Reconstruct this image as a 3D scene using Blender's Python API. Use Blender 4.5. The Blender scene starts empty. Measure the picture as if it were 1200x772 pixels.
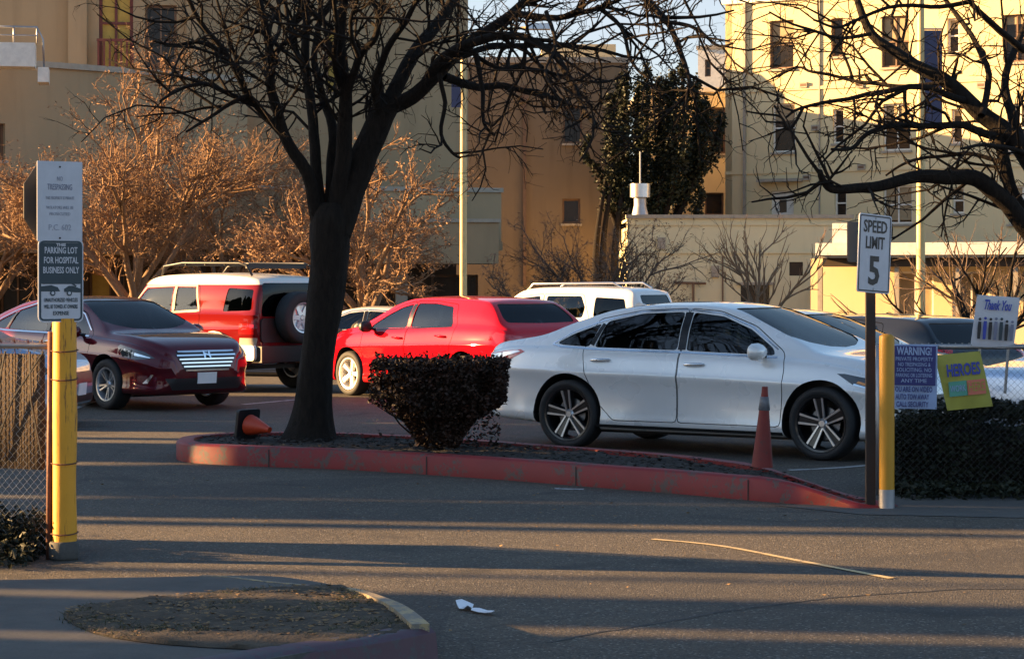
import bpy, bmesh, math, random
from mathutils import Vector, Matrix, noise
from mathutils.bvhtree import BVHTree
from bisect import bisect_right
R = math.radians
SC = bpy.context.scene
COL = SC.collection
rnd = random.Random(7)

# ------------------------------------------------------------------ camera constants (metres)
F, HC, YH = 2600.0, 1.66, 330.0
def A(px, py, Y):
    return Vector(((px-600)/F*Y, Y, HC+(YH-py)/F*Y))
def G(px, py, z=0.0):
    Y = (HC-z)*F/(py-YH)
    return Vector(((px-600)/F*Y, Y, z))

# ------------------------------------------------------------------ objects
def link(o, parent=None):
    COL.objects.link(o)
    if parent is not None: o.parent = parent
    return o
def tag(o, label=None, cat=None, group=None, kind=None):
    if label: o['label'] = label
    if cat: o['category'] = cat
    if group: o['group'] = group
    if kind: o['kind'] = kind
    return o
def thing(name, label, cat, loc=(0, 0, 0), rz=0.0, group=None):
    o = bpy.data.objects.new(name, None); o.empty_display_size = .2
    o.location = loc; o.rotation_euler = (0, 0, rz)
    return tag(link(o), label, cat, group)
def mobj(name, verts, faces, mat, parent=None, smooth=False, angle=None, mi=None):
    me = bpy.data.meshes.new(name)
    me.from_pydata([tuple(v) for v in verts], [], faces)
    for m in (mat if isinstance(mat, (list, tuple)) else [mat]): me.materials.append(m)
    if mi: me.polygons.foreach_set('material_index', mi)
    if smooth or angle: me.polygons.foreach_set('use_smooth', [True]*len(me.polygons))
    me.update()
    if angle: me.set_sharp_from_angle(angle=R(angle))
    return link(bpy.data.objects.new(name, me), parent)
def bobj(name, bm, mat, parent=None, smooth=False, angle=None):
    me = bpy.data.meshes.new(name)
    bmesh.ops.recalc_face_normals(bm, faces=bm.faces)
    bm.to_mesh(me); bm.free()
    for m in (mat if isinstance(mat, (list, tuple)) else [mat]): me.materials.append(m)
    if smooth or angle: me.polygons.foreach_set('use_smooth', [True]*len(me.polygons))
    if angle: me.set_sharp_from_angle(angle=R(angle))
    return link(bpy.data.objects.new(name, me), parent)
def copy_tree(o, parent=None):
    c = o.copy(); COL.objects.link(c)
    if parent is not None: c.parent = parent
    for ch in list(o.children): copy_tree(ch, c)
    return c

class MB:
    """collects simple solids into one mesh"""
    def __init__(s): s.v = []; s.f = []
    def add(s, vs, fs):
        n = len(s.v); s.v += [Vector(v) for v in vs]; s.f += [tuple(i+n for i in f) for f in fs]; return s
    def box(s, a, b, M=None):
        x0, y0, z0 = a; x1, y1, z1 = b
        vs = [Vector(p) for p in ((x0,y0,z0),(x1,y0,z0),(x1,y1,z0),(x0,y1,z0),(x0,y0,z1),(x1,y0,z1),(x1,y1,z1),(x0,y1,z1))]
        if M is not None: vs = [M @ v for v in vs]
        return s.add(vs, [(0,3,2,1),(4,5,6,7),(0,1,5,4),(1,2,6,5),(2,3,7,6),(3,0,4,7)])
    def cbox(s, c, d, M=None):
        return s.box([c[i]-d[i]/2 for i in range(3)], [c[i]+d[i]/2 for i in range(3)], M)
    def rings(s, rings, cap=True, closed=True):
        n0 = len(s.v); k = len(rings[0])
        for r in rings: s.v += [Vector(p) for p in r]
        for i in range(len(rings)-1):
            for j in range(k if closed else k-1):
                a = n0+i*k+j; b = n0+i*k+(j+1) % k
                s.f.append((a, b, b+k, a+k))
        if cap:
            s.f.append(tuple(n0+j for j in reversed(range(k))))
            s.f.append(tuple(n0+(len(rings)-1)*k+j for j in range(k)))
        return s
    def tube(s, pts, rad, n=6, cap=True):
        pts = [Vector(p) for p in pts]
        if not isinstance(rad, (list, tuple)): rad = [rad]*len(pts)
        rings = []; up = None
        for i, p in enumerate(pts):
            t = (pts[min(i+1, len(pts)-1)]-pts[max(i-1, 0)]).normalized()
            if up is None: up = Vector((0, 0, 1)) if abs(t.z) < .9 else Vector((1, 0, 0))
            x = t.cross(up)
            if x.length < 1e-4: x = t.orthogonal()
            x.normalize(); y = x.cross(t).normalized(); up = y
            rings.append([p+(x*math.cos(2*math.pi*k/n)+y*math.sin(2*math.pi*k/n))*rad[i] for k in range(n)])
        return s.rings(rings, cap)
    def lathe(s, prof, n=24, M=None, closed=False):
        """prof = [(r, z)] about local z"""
        rings = [[Vector((r*math.cos(2*math.pi*k/n), r*math.sin(2*math.pi*k/n), z)) for k in range(n)] for r, z in prof]
        if M is not None: rings = [[M @ v for v in r] for r in rings]
        if closed: rings.append(rings[0]); return s.rings(rings, cap=False)
        return s.rings(rings, cap=True)
    def prism(s, poly, y0, y1, M=None):
        """poly in (x,z), extruded along y"""
        n = len(poly)
        vs = [Vector((p[0], y0, p[1])) for p in poly]+[Vector((p[0], y1, p[1])) for p in poly]
        if M is not None: vs = [M @ v for v in vs]
        return s.add(vs, [tuple(range(n)), tuple(range(2*n-1, n-1, -1))]+[(i, i+n, (i+1) % n+n, (i+1) % n) for i in range(n)])
    def build(s, name, mat, parent=None, smooth=False, angle=None, fix=False):
        if fix:
            bm = bmesh.new(); me = bpy.data.meshes.new('t'); me.from_pydata([tuple(v) for v in s.v], [], s.f); bm.from_mesh(me); bpy.data.meshes.remove(me)
            return bobj(name, bm, mat, parent, smooth, angle)
        return mobj(name, s.v, s.f, mat, parent, smooth, angle)

def pchip(pts):
    xs = [p[0] for p in pts]; ys = [p[1] for p in pts]; n = len(xs)
    h = [xs[i+1]-xs[i] for i in range(n-1)]; d = [(ys[i+1]-ys[i])/h[i] for i in range(n-1)]
    m = [0]*n; m[0] = d[0]; m[-1] = d[-1]
    for i in range(1, n-1):
        if d[i-1]*d[i] <= 0: m[i] = 0
        else:
            a = 2*h[i]+h[i-1]; b = h[i]+2*h[i-1]; m[i] = (a+b)/(a/d[i-1]+b/d[i])
    def f(x):
        if x <= xs[0]: return ys[0]
        if x >= xs[-1]: return ys[-1]
        i = bisect_right(xs, x)-1; t = (x-xs[i])/h[i]
        return (ys[i]*(1+2*t)*(1-t)**2+m[i]*h[i]*t*(1-t)**2+ys[i+1]*t*t*(3-2*t)+m[i+1]*h[i]*t*t*(t-1))
    return f
def sm(t): t = max(0., min(1., t)); return t*t*(3-2*t)
def lerp(a, b, t): return a+(b-a)*t

# ------------------------------------------------------------------ materials
class NT:
    def __init__(s, name):
        s.m = bpy.data.materials.new(name); s.m.use_nodes = True; s.t = s.m.node_tree; s.n = s.t.nodes
        s.b = s.n['Principled BSDF']; s.out = s.n['Material Output']
        tc = s.n.new('ShaderNodeTexCoord'); s.obj = tc.outputs['Object']
    def l(s, a, b): s.t.links.new(a, b)
    def noise(s, scale, detail=4, rough=.6, vec=None, dist=0):
        n = s.n.new('ShaderNodeTexNoise'); n.inputs['Scale'].default_value = scale; n.inputs['Detail'].default_value = detail
        n.inputs['Roughness'].default_value = rough; n.inputs['Distortion'].default_value = dist
        s.l(vec or s.obj, n.inputs['Vector']); return n.outputs['Fac']
    def scaled(s, v):
        n = s.n.new('ShaderNodeMapping'); n.inputs['Scale'].default_value = v; s.l(s.obj, n.inputs['Vector']); return n.outputs['Vector']
    def ramp(s, fac, stops):
        r = s.n.new('ShaderNodeValToRGB'); e = r.color_ramp.elements
        while len(e) < len(stops): e.new(.5)
        for i, (p, c) in enumerate(stops):
            e[i].position = p; e[i].color = (c, c, c, 1) if isinstance(c, (int, float)) else (*c, 1)
        s.l(fac, r.inputs['Fac']); return r.outputs['Color']
    def mix(s, fac, a, b, mode='MIX'):
        m = s.n.new('ShaderNodeMix'); m.data_type = 'RGBA'; m.blend_type = mode
        for k, v in ((0, fac), (6, a), (7, b)):
            if isinstance(v, (int, float)) and k == 0: m.inputs[0].default_value = v
            elif isinstance(v, (tuple, list)): m.inputs[k].default_value = (*v, 1)
            elif isinstance(v, (int, float)): m.inputs[k].default_value = (v, v, v, 1)
            else: s.l(v, m.inputs[k])
        return m.outputs[2]
    def color(s, c):
        if isinstance(c, (tuple, list)): s.b.inputs['Base Color'].default_value = (*c, 1)
        else: s.l(c, s.b.inputs['Base Color'])
        return s
    def bump(s, h, strength=.3, dist=.01):
        b = s.n.new('ShaderNodeBump'); b.inputs['Strength'].default_value = strength; b.inputs['Distance'].default_value = dist
        s.l(h, b.inputs['Height']); s.l(b.outputs['Normal'], s.b.inputs['Normal']); return s
    def set(s, **k):
        for a, v in k.items():
            s.b.inputs[{'rough': 'Roughness', 'metal': 'Metallic', 'coat': 'Coat Weight', 'coatr': 'Coat Roughness', 'spec': 'Specular IOR Level', 'alpha': 'Alpha'}[a]].default_value = v
        return s
def plain(name, c, rough=.6, metal=0., coat=0., var=.12, scale=6., bump=0., bscale=40., spec=.5):
    n = NT(name); lo = tuple(x*(1-var) for x in c); hi = tuple(min(1, x*(1+var)) for x in c)
    n.color(n.ramp(n.noise(scale), [(.3, lo), (.7, hi)])).set(rough=rough, metal=metal, coat=coat, spec=spec)
    if bump: n.bump(n.noise(bscale, 3), bump, .01)
    return n.m
def paint(name, c, metal=.0, rough=.35, flake=.0):
    n = NT(name); d = n.noise(2.2, 5)
    base = n.ramp(d, [(.25, tuple(x*.93 for x in c)), (.75, c)])
    sx = n.n.new('ShaderNodeSeparateXYZ'); n.l(n.obj, sx.inputs[0]); mr = n.n.new('ShaderNodeMapRange'); mr.inputs['From Min'].default_value = .62; mr.inputs['From Max'].default_value = .18; n.l(sx.outputs['Z'], mr.inputs['Value'])
    mu = n.n.new('ShaderNodeMath'); mu.operation = 'MULTIPLY'; n.l(mr.outputs[0], mu.inputs[0]); n.l(n.ramp(n.noise(5, 7, .7), [(.35, .0), (.8, .16)]), mu.inputs[1])
    n.color(n.mix(mu.outputs[0], base, (.11, .095, .075))).set(metal=metal, rough=rough, coat=1., coatr=.05, spec=.0)
    rr = n.ramp(n.noise(3, 2), [(.3, rough*.95), (.8, min(1, rough*1.08))]); n.l(rr, n.b.inputs['Roughness'])
    return n.m
def glassmat(name, tint, refl=1.0):
    n = NT(name); n.n.remove(n.b)
    tr = n.n.new('ShaderNodeBsdfTransparent'); tr.inputs['Color'].default_value = (*tint, 1)
    gl = n.n.new('ShaderNodeBsdfGlossy'); gl.inputs['Roughness'].default_value = .02; gl.inputs['Color'].default_value = (refl, refl, refl, 1)
    fr = n.n.new('ShaderNodeFresnel'); fr.inputs['IOR'].default_value = 1.55
    mx = n.n.new('ShaderNodeMixShader'); n.l(fr.outputs[0], mx.inputs[0]); n.l(tr.outputs[0], mx.inputs[1]); n.l(gl.outputs[0], mx.inputs[2]); n.l(mx.outputs[0], n.out.inputs[0])
    return n.m
M = {}
M['tyre'] = plain('tyre_rubber', (.018, .018, .019), .75, bump=.3, bscale=60)
M['black'] = plain('black_plastic', (.015, .015, .016), .45)
M['satin'] = plain('black_trim', (.01, .01, .011), .25)
M['cabin'] = plain('cabin_dark', (.03, .03, .032), .8)
M['seat'] = plain('seat_fabric', (.06, .058, .055), .9)
M['seat_tan'] = plain('seat_leather', (.33, .27, .2), .6)
M['chrome'] = plain('chrome', (.72, .73, .75), .12, 1.0, var=.03)
M['alloy'] = plain('alloy', (.62, .63, .65), .28, .85, var=.05)
M['alloyw'] = plain('alloy_pale', (.75, .73, .70), .35, .3, var=.05)
M['steel'] = plain('zinc_steel', (.35, .36, .38), .5, .8, bump=.1)
M['disc'] = plain('brake_disc', (.25, .25, .26), .4, .9)
M['rimblack'] = plain('rim_black', (.012, .012, .013), .3, coat=.5)
M['glass'] = glassmat('window_glass', (.62, .68, .64))
M['glasst'] = glassmat('tinted_glass', (.30, .33, .32))
M['glassd'] = glassmat('privacy_glass', (.03, .035, .045), .6)
M['ws'] = glassmat('windshield_glass', (.20, .24, .27), .6)
M['lens'] = plain('clear_lens', (.75, .76, .78), .08, .4, 1., var=.15, scale=25)
M['lensd'] = plain('dark_lens', (.05, .05, .055), .06, .2, 1., var=.3, scale=25)
M['amber'] = plain('amber_lens', (.8, .28, .03), .12, 0, 1.)
M['red'] = plain('red_lens', (.55, .012, .012), .1, 0, 1., var=.25, scale=30)
M['plate'] = plain('plate_white', (.75, .75, .73), .5, var=.05)
M['plateink'] = plain('plate_ink', (.03, .05, .2), .5)
M['pwhite'] = paint('paint_silver_white', (.84, .845, .84), .22, .28)
M['pwhite2'] = paint('paint_white', (.8, .79, .76), 0, .35)
M['pcream'] = paint('paint_cream', (.78, .74, .64), .1, .35)
M['pmaroon'] = paint('paint_maroon', (.10, .005, .012), .35, .3)
M['pred'] = paint('paint_red', (.50, .004, .012), 0, .6)
M['pbrick'] = paint('paint_brick_red', (.42, .035, .025), .05, .4)
M['pblack'] = paint('paint_black', (.012, .013, .016), .2, .25)
M['psilver'] = paint('paint_silver', (.36, .44, .58), .6, .3)
M['pnavy'] = paint('paint_navy', (.02, .035, .08), .3, .3)
M['beige'] = plain('beige_cladding', (.30, .26, .20), .6)
n = NT('paint_white_over_brick_red'); sx = n.n.new('ShaderNodeSeparateXYZ'); n.l(n.obj, sx.inputs[0])
mth = n.n.new('ShaderNodeMath'); mth.operation = 'GREATER_THAN'; mth.inputs[1].default_value = 1.615; n.l(sx.outputs['Z'], mth.inputs[0])
n.color(n.mix(mth.outputs[0], (.16, .008, .008), (.74, .71, .64))).set(rough=.6, coat=.8, coatr=.06, spec=0.); M['pfj'] = n.m
# ------------------------------------------------------------------ cars
def boolop(ob, cut, op, keep=False):
    m = ob.modifiers.new('b', 'BOOLEAN'); m.operation = op; m.object = cut; m.solver = 'EXACT'; m.material_mode = 'TRANSFER'
    dg = bpy.context.evaluated_depsgraph_get(); dg.update()
    me = bpy.data.meshes.new_from_object(ob.evaluated_get(dg), depsgraph=dg)
    ob.modifiers.clear(); old = ob.data; ob.data = me; bpy.data.meshes.remove(old)
    if not keep: kill(cut)
    return ob
def kill(o):
    me = o.data; bpy.data.objects.remove(o); bpy.data.meshes.remove(me)
def dup_raw(o):
    c = o.copy(); c.data = o.data.copy(); COL.objects.link(c); return c
def grow(poly, d):
    """offset a 2D polygon outward (d>0) or inward"""
    n = len(poly); ar = sum(poly[i][0]*poly[(i+1) % n][1]-poly[(i+1) % n][0]*poly[i][1] for i in range(n))
    s = 1 if ar > 0 else -1; out = []
    for i in range(n):
        p0, p, p1 = Vector(poly[i-1]), Vector(poly[i]), Vector(poly[(i+1) % n])
        a = (p-p0).normalized(); b = (p1-p).normalized()
        na = Vector((a.y, -a.x))*s; nb = Vector((b.y, -b.x))*s; m = na+nb
        k = m.length_squared
        out.append(tuple(p+(m*(2*d/k) if k > .4 else na*d)))
    return out
def rounded(poly, r=.04, n=3):
    """round the corners of a 2D polygon"""
    out = []; N = len(poly)
    for i in range(N):
        p0, p, p1 = Vector(poly[i-1]), Vector(poly[i]), Vector(poly[(i+1) % N])
        a = p0-p; b = p1-p; ra = min(r, a.length*.4); rb = min(r, b.length*.4)
        s = p+a.normalized()*ra; e = p+b.normalized()*rb
        for k in range(n+1):
            t = k/n; out.append(tuple(s*(1-t)**2+p*2*t*(1-t)+e*t*t))
    return out

class Body:
    def __init__(s, sp):
        s.sp = sp
        s.top = pchip(sp['top']); s.bot = pchip(sp['bot']); s.W = pchip(sp['plan']); s.belt = pchip(sp['belt'])
        x0, x1 = sp['top'][0][0], sp['top'][-1][0]
        xs = set()
        N = 74
        for i in range(N+1):
            t = i/N; u = .5-.5*math.cos(math.pi*t)
            xs.add(round(x0+(x1-x0)*lerp(t, u, .75), 4))
        s.xs = sorted(xs)
        V = []; Fc = []; s.k = None
        for x in s.xs:
            half = s.section(x)
            ring = half+[(-y, z) for y, z in reversed(half[1:-1])]
            s.k = len(ring); V += [(x, y, z) for y, z in ring]
        k = s.k
        for i in range(len(s.xs)-1):
            for j in range(k):
                a = i*k+j; b = i*k+(j+1) % k; Fc.append((a, b, b+k, a+k))
        Fc.append(tuple(range(k))); n = (len(s.xs)-1)*k; Fc.append(tuple(n+j for j in reversed(range(k))))
        s.V, s.Fc = V, Fc
        s.bvh = BVHTree.FromPolygons([Vector(v) for v in V], Fc[:-2]+[Fc[-2], Fc[-1]])
    def section(s, x):
        sp = s.sp; zt, zb, W = s.top(x), s.bot(x), s.W(x)
        zbelt = min(s.belt(x), zt-sp.get('crown', .05)); h = zbelt-zb
        r = zt-zbelt; g = sm(r/sp.get('gh', .45))
        yb = W*lerp(sp.get('hoodw', .90), sp.get('beltw', .90), g)
        yr = W*lerp(.84, sp.get('roofw', .68), g)
        zr = zbelt+max(.02, r*lerp(.5, sp.get('railf', .86), sm(r/.15)))
        c = sp.get('crease', .72); bw = sp.get('bulge', 1.0)
        pts = [(0, zb), (W*.8, zb), (W*.95, zb+h*.035), (W*.984, zb+h*.115), (W*.972, zb+h*.24), (W*.971, zb+h*.55), (W*1.0, zb+h*(c-.01)),
               (W*.988, zb+h*(c+.03)), (lerp(W*.965, yb, .25), zb+h*.93), (yb+.012, zbelt), (yb-.012, zbelt+min(.02, r*.1)),
               (lerp(yb, yr, .5)+.012*g, lerp(zbelt, zr, .52)), (yr+.006, lerp(zbelt, zr, .93)), (yr-.03, zr+(zt-zr)*.35), (yr*.8, lerp(zr, zt, .62)), (yr*.5, lerp(zr, zt, .88)), (0, zt)]
        # densify with a param. spline
        out = []
        P = [Vector(p) for p in pts]
        for i in range(len(P)-1):
            p0 = P[max(i-1, 0)]; p1 = P[i]; p2 = P[i+1]; p3 = P[min(i+2, len(P)-1)]
            nn = 3 if 1 <= i < 15 else 2
            for q in range(nn):
                t = q/nn
                def kn(a, b): return max((a-b).length, 1e-5)**.5
                t0 = 0; t1 = kn(p0, p1) if i > 0 else kn(p1, p2); t2 = t1+kn(p1, p2); t3 = t2+(kn(p2, p3) if i < len(P)-2 else kn(p1, p2))
                a0 = p0 if i > 0 else p1*2-p2; a3 = p3 if i < len(P)-2 else p2*2-p1
                T = lerp(t1, t2, t)
                A1 = a0*((t1-T)/(t1-t0))+p1*((T-t0)/(t1-t0)); A2 = p1*((t2-T)/(t2-t1))+p2*((T-t1)/(t2-t1)); A3 = p2*((t3-T)/(t3-t2))+a3*((T-t2)/(t3-t2))
                B1 = A1*((t2-T)/(t2-t0))+A2*((T-t0)/(t2-t0)); B2 = A2*((t3-T)/(t3-t1))+A3*((T-t1)/(t3-t1))
                C = B1*((t2-T)/(t2-t1))+B2*((T-t1)/(t2-t1))
                out.append((max(0, C.x) if i else C.x, C.y))
        out.append((0, zt)); out[0] = (0, zb)
        return out
    def cast(s, u, z, a, far=4.):
        """left side frame: a = 90 side, 0 front, 180 rear, 't' plan view"""
        if a == 't':
            hit = s.bvh.ray_cast(Vector((u, z, far)), Vector((0, 0, -1)))
        else:
            ca, sa = math.cos(R(a)), math.sin(R(a))
            ua = Vector((sa, -ca, 0)); o = ua*u+Vector((ca, sa, 0))*far; o.z = z
            if a == 180: o.y = -o.y if False else o.y
            hit = s.bvh.ray_cast(o, Vector((-ca, -sa, 0)))
        return hit[0], hit[1]
    def patch(s, name, poly, a, mat, parent, off=.003, side=1, grid=.05, thick=.012, hole=None):
        bm = bmesh.new()
        bm.faces.new([bm.verts.new((p[0], p[1], 0)) for p in poly])
        us = [p[0] for p in poly]; vs = [p[1] for p in poly]
        for ax, lo, hi in ((0, min(us), max(us)), (1, min(vs), max(vs))):
            n = int((hi-lo)/grid)
            for i in range(1, n+1):
                co = [0, 0, 0]; co[ax] = lo+(hi-lo)*i/(n+1); no = [0, 0, 0]; no[ax] = 1
                bmesh.ops.bisect_plane(bm, geom=bm.verts[:]+bm.edges[:]+bm.faces[:], plane_co=co, plane_no=no)
        bmesh.ops.triangulate(bm, faces=[f for f in bm.faces if len(f.verts) > 4])
        nor = {}
        bad = []
        for v in bm.verts:
            h, n = s.cast(v.co.x, v.co.y, a)
            if h is None: bad.append(v); continue
            if n.dot(Vector((0, 0, 1)) if a == 't' else Vector((math.cos(R(a)), math.sin(R(a)), 0))) < 0: n = -n
            nor[v] = n; v.co = h+n*off
        if bad: bmesh.ops.delete(bm, geom=bad, context='VERTS')
        if thick:
            be = [e for e in bm.edges if e.is_boundary]
            r = bmesh.ops.extrude_edge_only(bm, edges=be)
            old = {}
            for e in be:
                for v in e.verts: old[v] = 1
            for v in [g for g in r['geom'] if isinstance(g, bmesh.types.BMVert)]:
                o = min((w for w in old if (w.co-v.co).length < 1e-6), key=lambda w: 0, default=None)
                if o in nor: v.co = v.co-nor[o]*thick
        if side < 0:
            for v in bm.verts: v.co.y = -v.co.y
        bmesh.ops.recalc_face_normals(bm, faces=bm.faces)
        # face outwards
        c = sum((f.normal.y*f.calc_center_median().y+f.normal.x*(f.calc_center_median().x)*(1 if a in (0, 180) else .01)+(f.normal.z if a == 't' else 0))*f.calc_area() for f in bm.faces)
        if c < 0: bmesh.ops.reverse_faces(bm, faces=bm.faces)
        me = bpy.data.meshes.new(name); bm.to_mesh(me); bm.free(); me.materials.append(mat)
        me.polygons.foreach_set('use_smooth', [True]*len(me.polygons)); me.set_sharp_from_angle(angle=R(40))
        return link(bpy.data.objects.new(name, me), parent)
    def strip(s, name, pts, w, a, mat, parent, off=.003, side=1, step=.05, closed=False):
        P = [Vector(p) for p in pts]
        if closed: P.append(P[0])
        Q = []
        for i in range(len(P)-1):
            n = max(1, int((P[i+1]-P[i]).length/step))
            Q += [P[i].lerp(P[i+1], k/n) for k in range(n)]
        if not closed: Q.append(P[-1])
        V = []; Fs = []; N = len(Q)
        for i, q in enumerate(Q):
            a0 = Q[i-1] if (i or closed) else q; a1 = Q[(i+1) % N] if (i < N-1 or closed) else q
            t = (a1-a0).normalized(); nn = Vector((-t.y, t.x))*w/2
            for sg in (-1, 1):
                h, n = s.cast(q.x+nn.x*sg, q.y+nn.y*sg, a)
                if h is None: h, n = (Vector(V[-2]) if len(V) > 1 else Vector((0, .5, .6))), Vector((0, 1, 0)); V.append(tuple(h)); continue
                h = h+n*off*(1 if n.dot(Vector((0, 0, 1)) if a == 't' else Vector((math.cos(R(a)), math.sin(R(a)), 0))) > 0 else -1)
                V.append(tuple(h))
        if side < 0: V = [(x, -y, z) for x, y, z in V]
        for i in range(N if closed else N-1):
            j = (i+1) % N; Fs.append((2*i, 2*j, 2*j+1, 2*i+1))
        return mobj(name, V, Fs, mat, parent, smooth=True)

def wheel(parent, x, y, r, w, style, rimmat, side, steer=0., rr=.70, name='wheel'):
    """side=+1: outer face towards +y.  wheel > tyre, rim"""
    Mx = Matrix.Rotation(-math.pi/2*side, 4, 'X')
    hub = MB().lathe([(.0001, -.02), (.155, -.02), (.155, .0), (.06, .005), (.06, .03), (.0001, .03)], 24, Mx)
    hub.lathe([(.0001, -w*.45), (r*.3, -w*.45), (r*.3, -w*.4), (.0001, -w*.4)], 16, Mx)
    o = hub.build('wheel', M['disc'], parent, angle=30); o.location = (x, y, r); o.rotation_euler = (0, 0, steer)
    R0 = r*rr; h = w/2
    t = MB().lathe([(R0, -h*.9), (R0+.02, -h), (r-.035, -h*1.02), (r-.008, -h*.86), (r, -h*.6), (r, h*.6), (r-.008, h*.86), (r-.035, h*1.02), (R0+.02, h), (R0, h*.9), (R0-.012, h*.8), (R0-.012, -h*.8)], 44, Mx, closed=True)
    t.build('tyre', M['tyre'], o, angle=50, fix=True)
    q = MB()
    qb = MB() if style == 'split5' else q
    qb.lathe([(R0-.004, h*.93), (R0+.004, h*.80), (R0+.004, -h*.8), (R0-.03, -h*.8), (R0-.035, h*.6), (R0-.022, h*.9)], 40, Mx, closed=True)
    face = h*.78
    def sp(ang, r0, r1, w0, w1, d0, d1, tk=.035, lat=0):
        c = Matrix.Rotation(ang, 4, 'Z') @ Matrix.Translation((lat, 0, 0)) @ Matrix.Rotation(-lat*4.5, 4, 'Z')
        vs = [(-w0/2, r0, d0-tk), (w0/2, r0, d0-tk), (w1/2, r1, d1-tk), (-w1/2, r1, d1-tk), (-w0/2*.8, r0, d0), (w0/2*.8, r0, d0), (w1/2*.8, r1, d1), (-w1/2*.8, r1, d1)]
        q.add([Mx @ (c @ Vector(v)) for v in vs], [(0, 3, 2, 1), (4, 5, 6, 7), (0, 1, 5, 4), (1, 2, 6, 5), (2, 3, 7, 6), (3, 0, 4, 7)])
    q.lathe([(.0001, face-.06), (.05, face-.06), (.05, face-.035), (.032, face-.02), (.03, face-.014), (.0001, face-.014)], 20, Mx)
    ph = rnd.random()*1.2
    if style == 'split5':
        ph = R(8)
        for k in range(5):
            b = ph+k*2*math.pi/5
            for dd in (-.020, .020):
                sp(b, .035, R0-.008, .017, .027, face-.02, face, lat=dd)
    elif style == 'five':
        for k in range(5): sp(ph+k*2*math.pi/5, .04, R0-.02, .055, .085, face-.03, face-.005)
    elif style == 'ten':
        for k in range(5):
            for dd in (-.16, .16): sp(ph+k*2*math.pi/5+dd, .04, R0-.02, .022, .03, face-.03, face-.005)
    elif style == 'steel':
        q.lathe([(.09, face-.05), (R0-.05, face-.05), (R0-.03, face-.03), (R0-.04, face-.08), (.09, face-.08)], 30, Mx, closed=True)
        for k in range(6): sp(ph+k*math.pi/3, .04, R0-.03, .09, .07, face-.02, face-.03)
    mats = rimmat
    ro = q.build('rim', mats, o, angle=35, fix=True)
    if style == 'split5':   # black sides behind machined faces
        b = qb
        for k in range(5):
            c = Matrix.Rotation(ph+k*2*math.pi/5, 4, 'Z')
            vs = [(-.04, .05, face-.06), (.04, .05, face-.06), (.075, R0-.022, face-.05), (-.075, R0-.022, face-.05), (-.03, .05, face-.032), (.03, .05, face-.032), (.055, R0-.022, face-.012), (-.055, R0-.022, face-.012)]
            b.add([Mx @ (c @ Vector(v)) for v in vs], [(0, 3, 2, 1), (4, 5, 6, 7), (0, 1, 5, 4), (1, 2, 6, 5), (2, 3, 7, 6), (3, 0, 4, 7)])
        b.build('rim_backing', M['rimblack'], o, fix=True)
    return o

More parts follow.
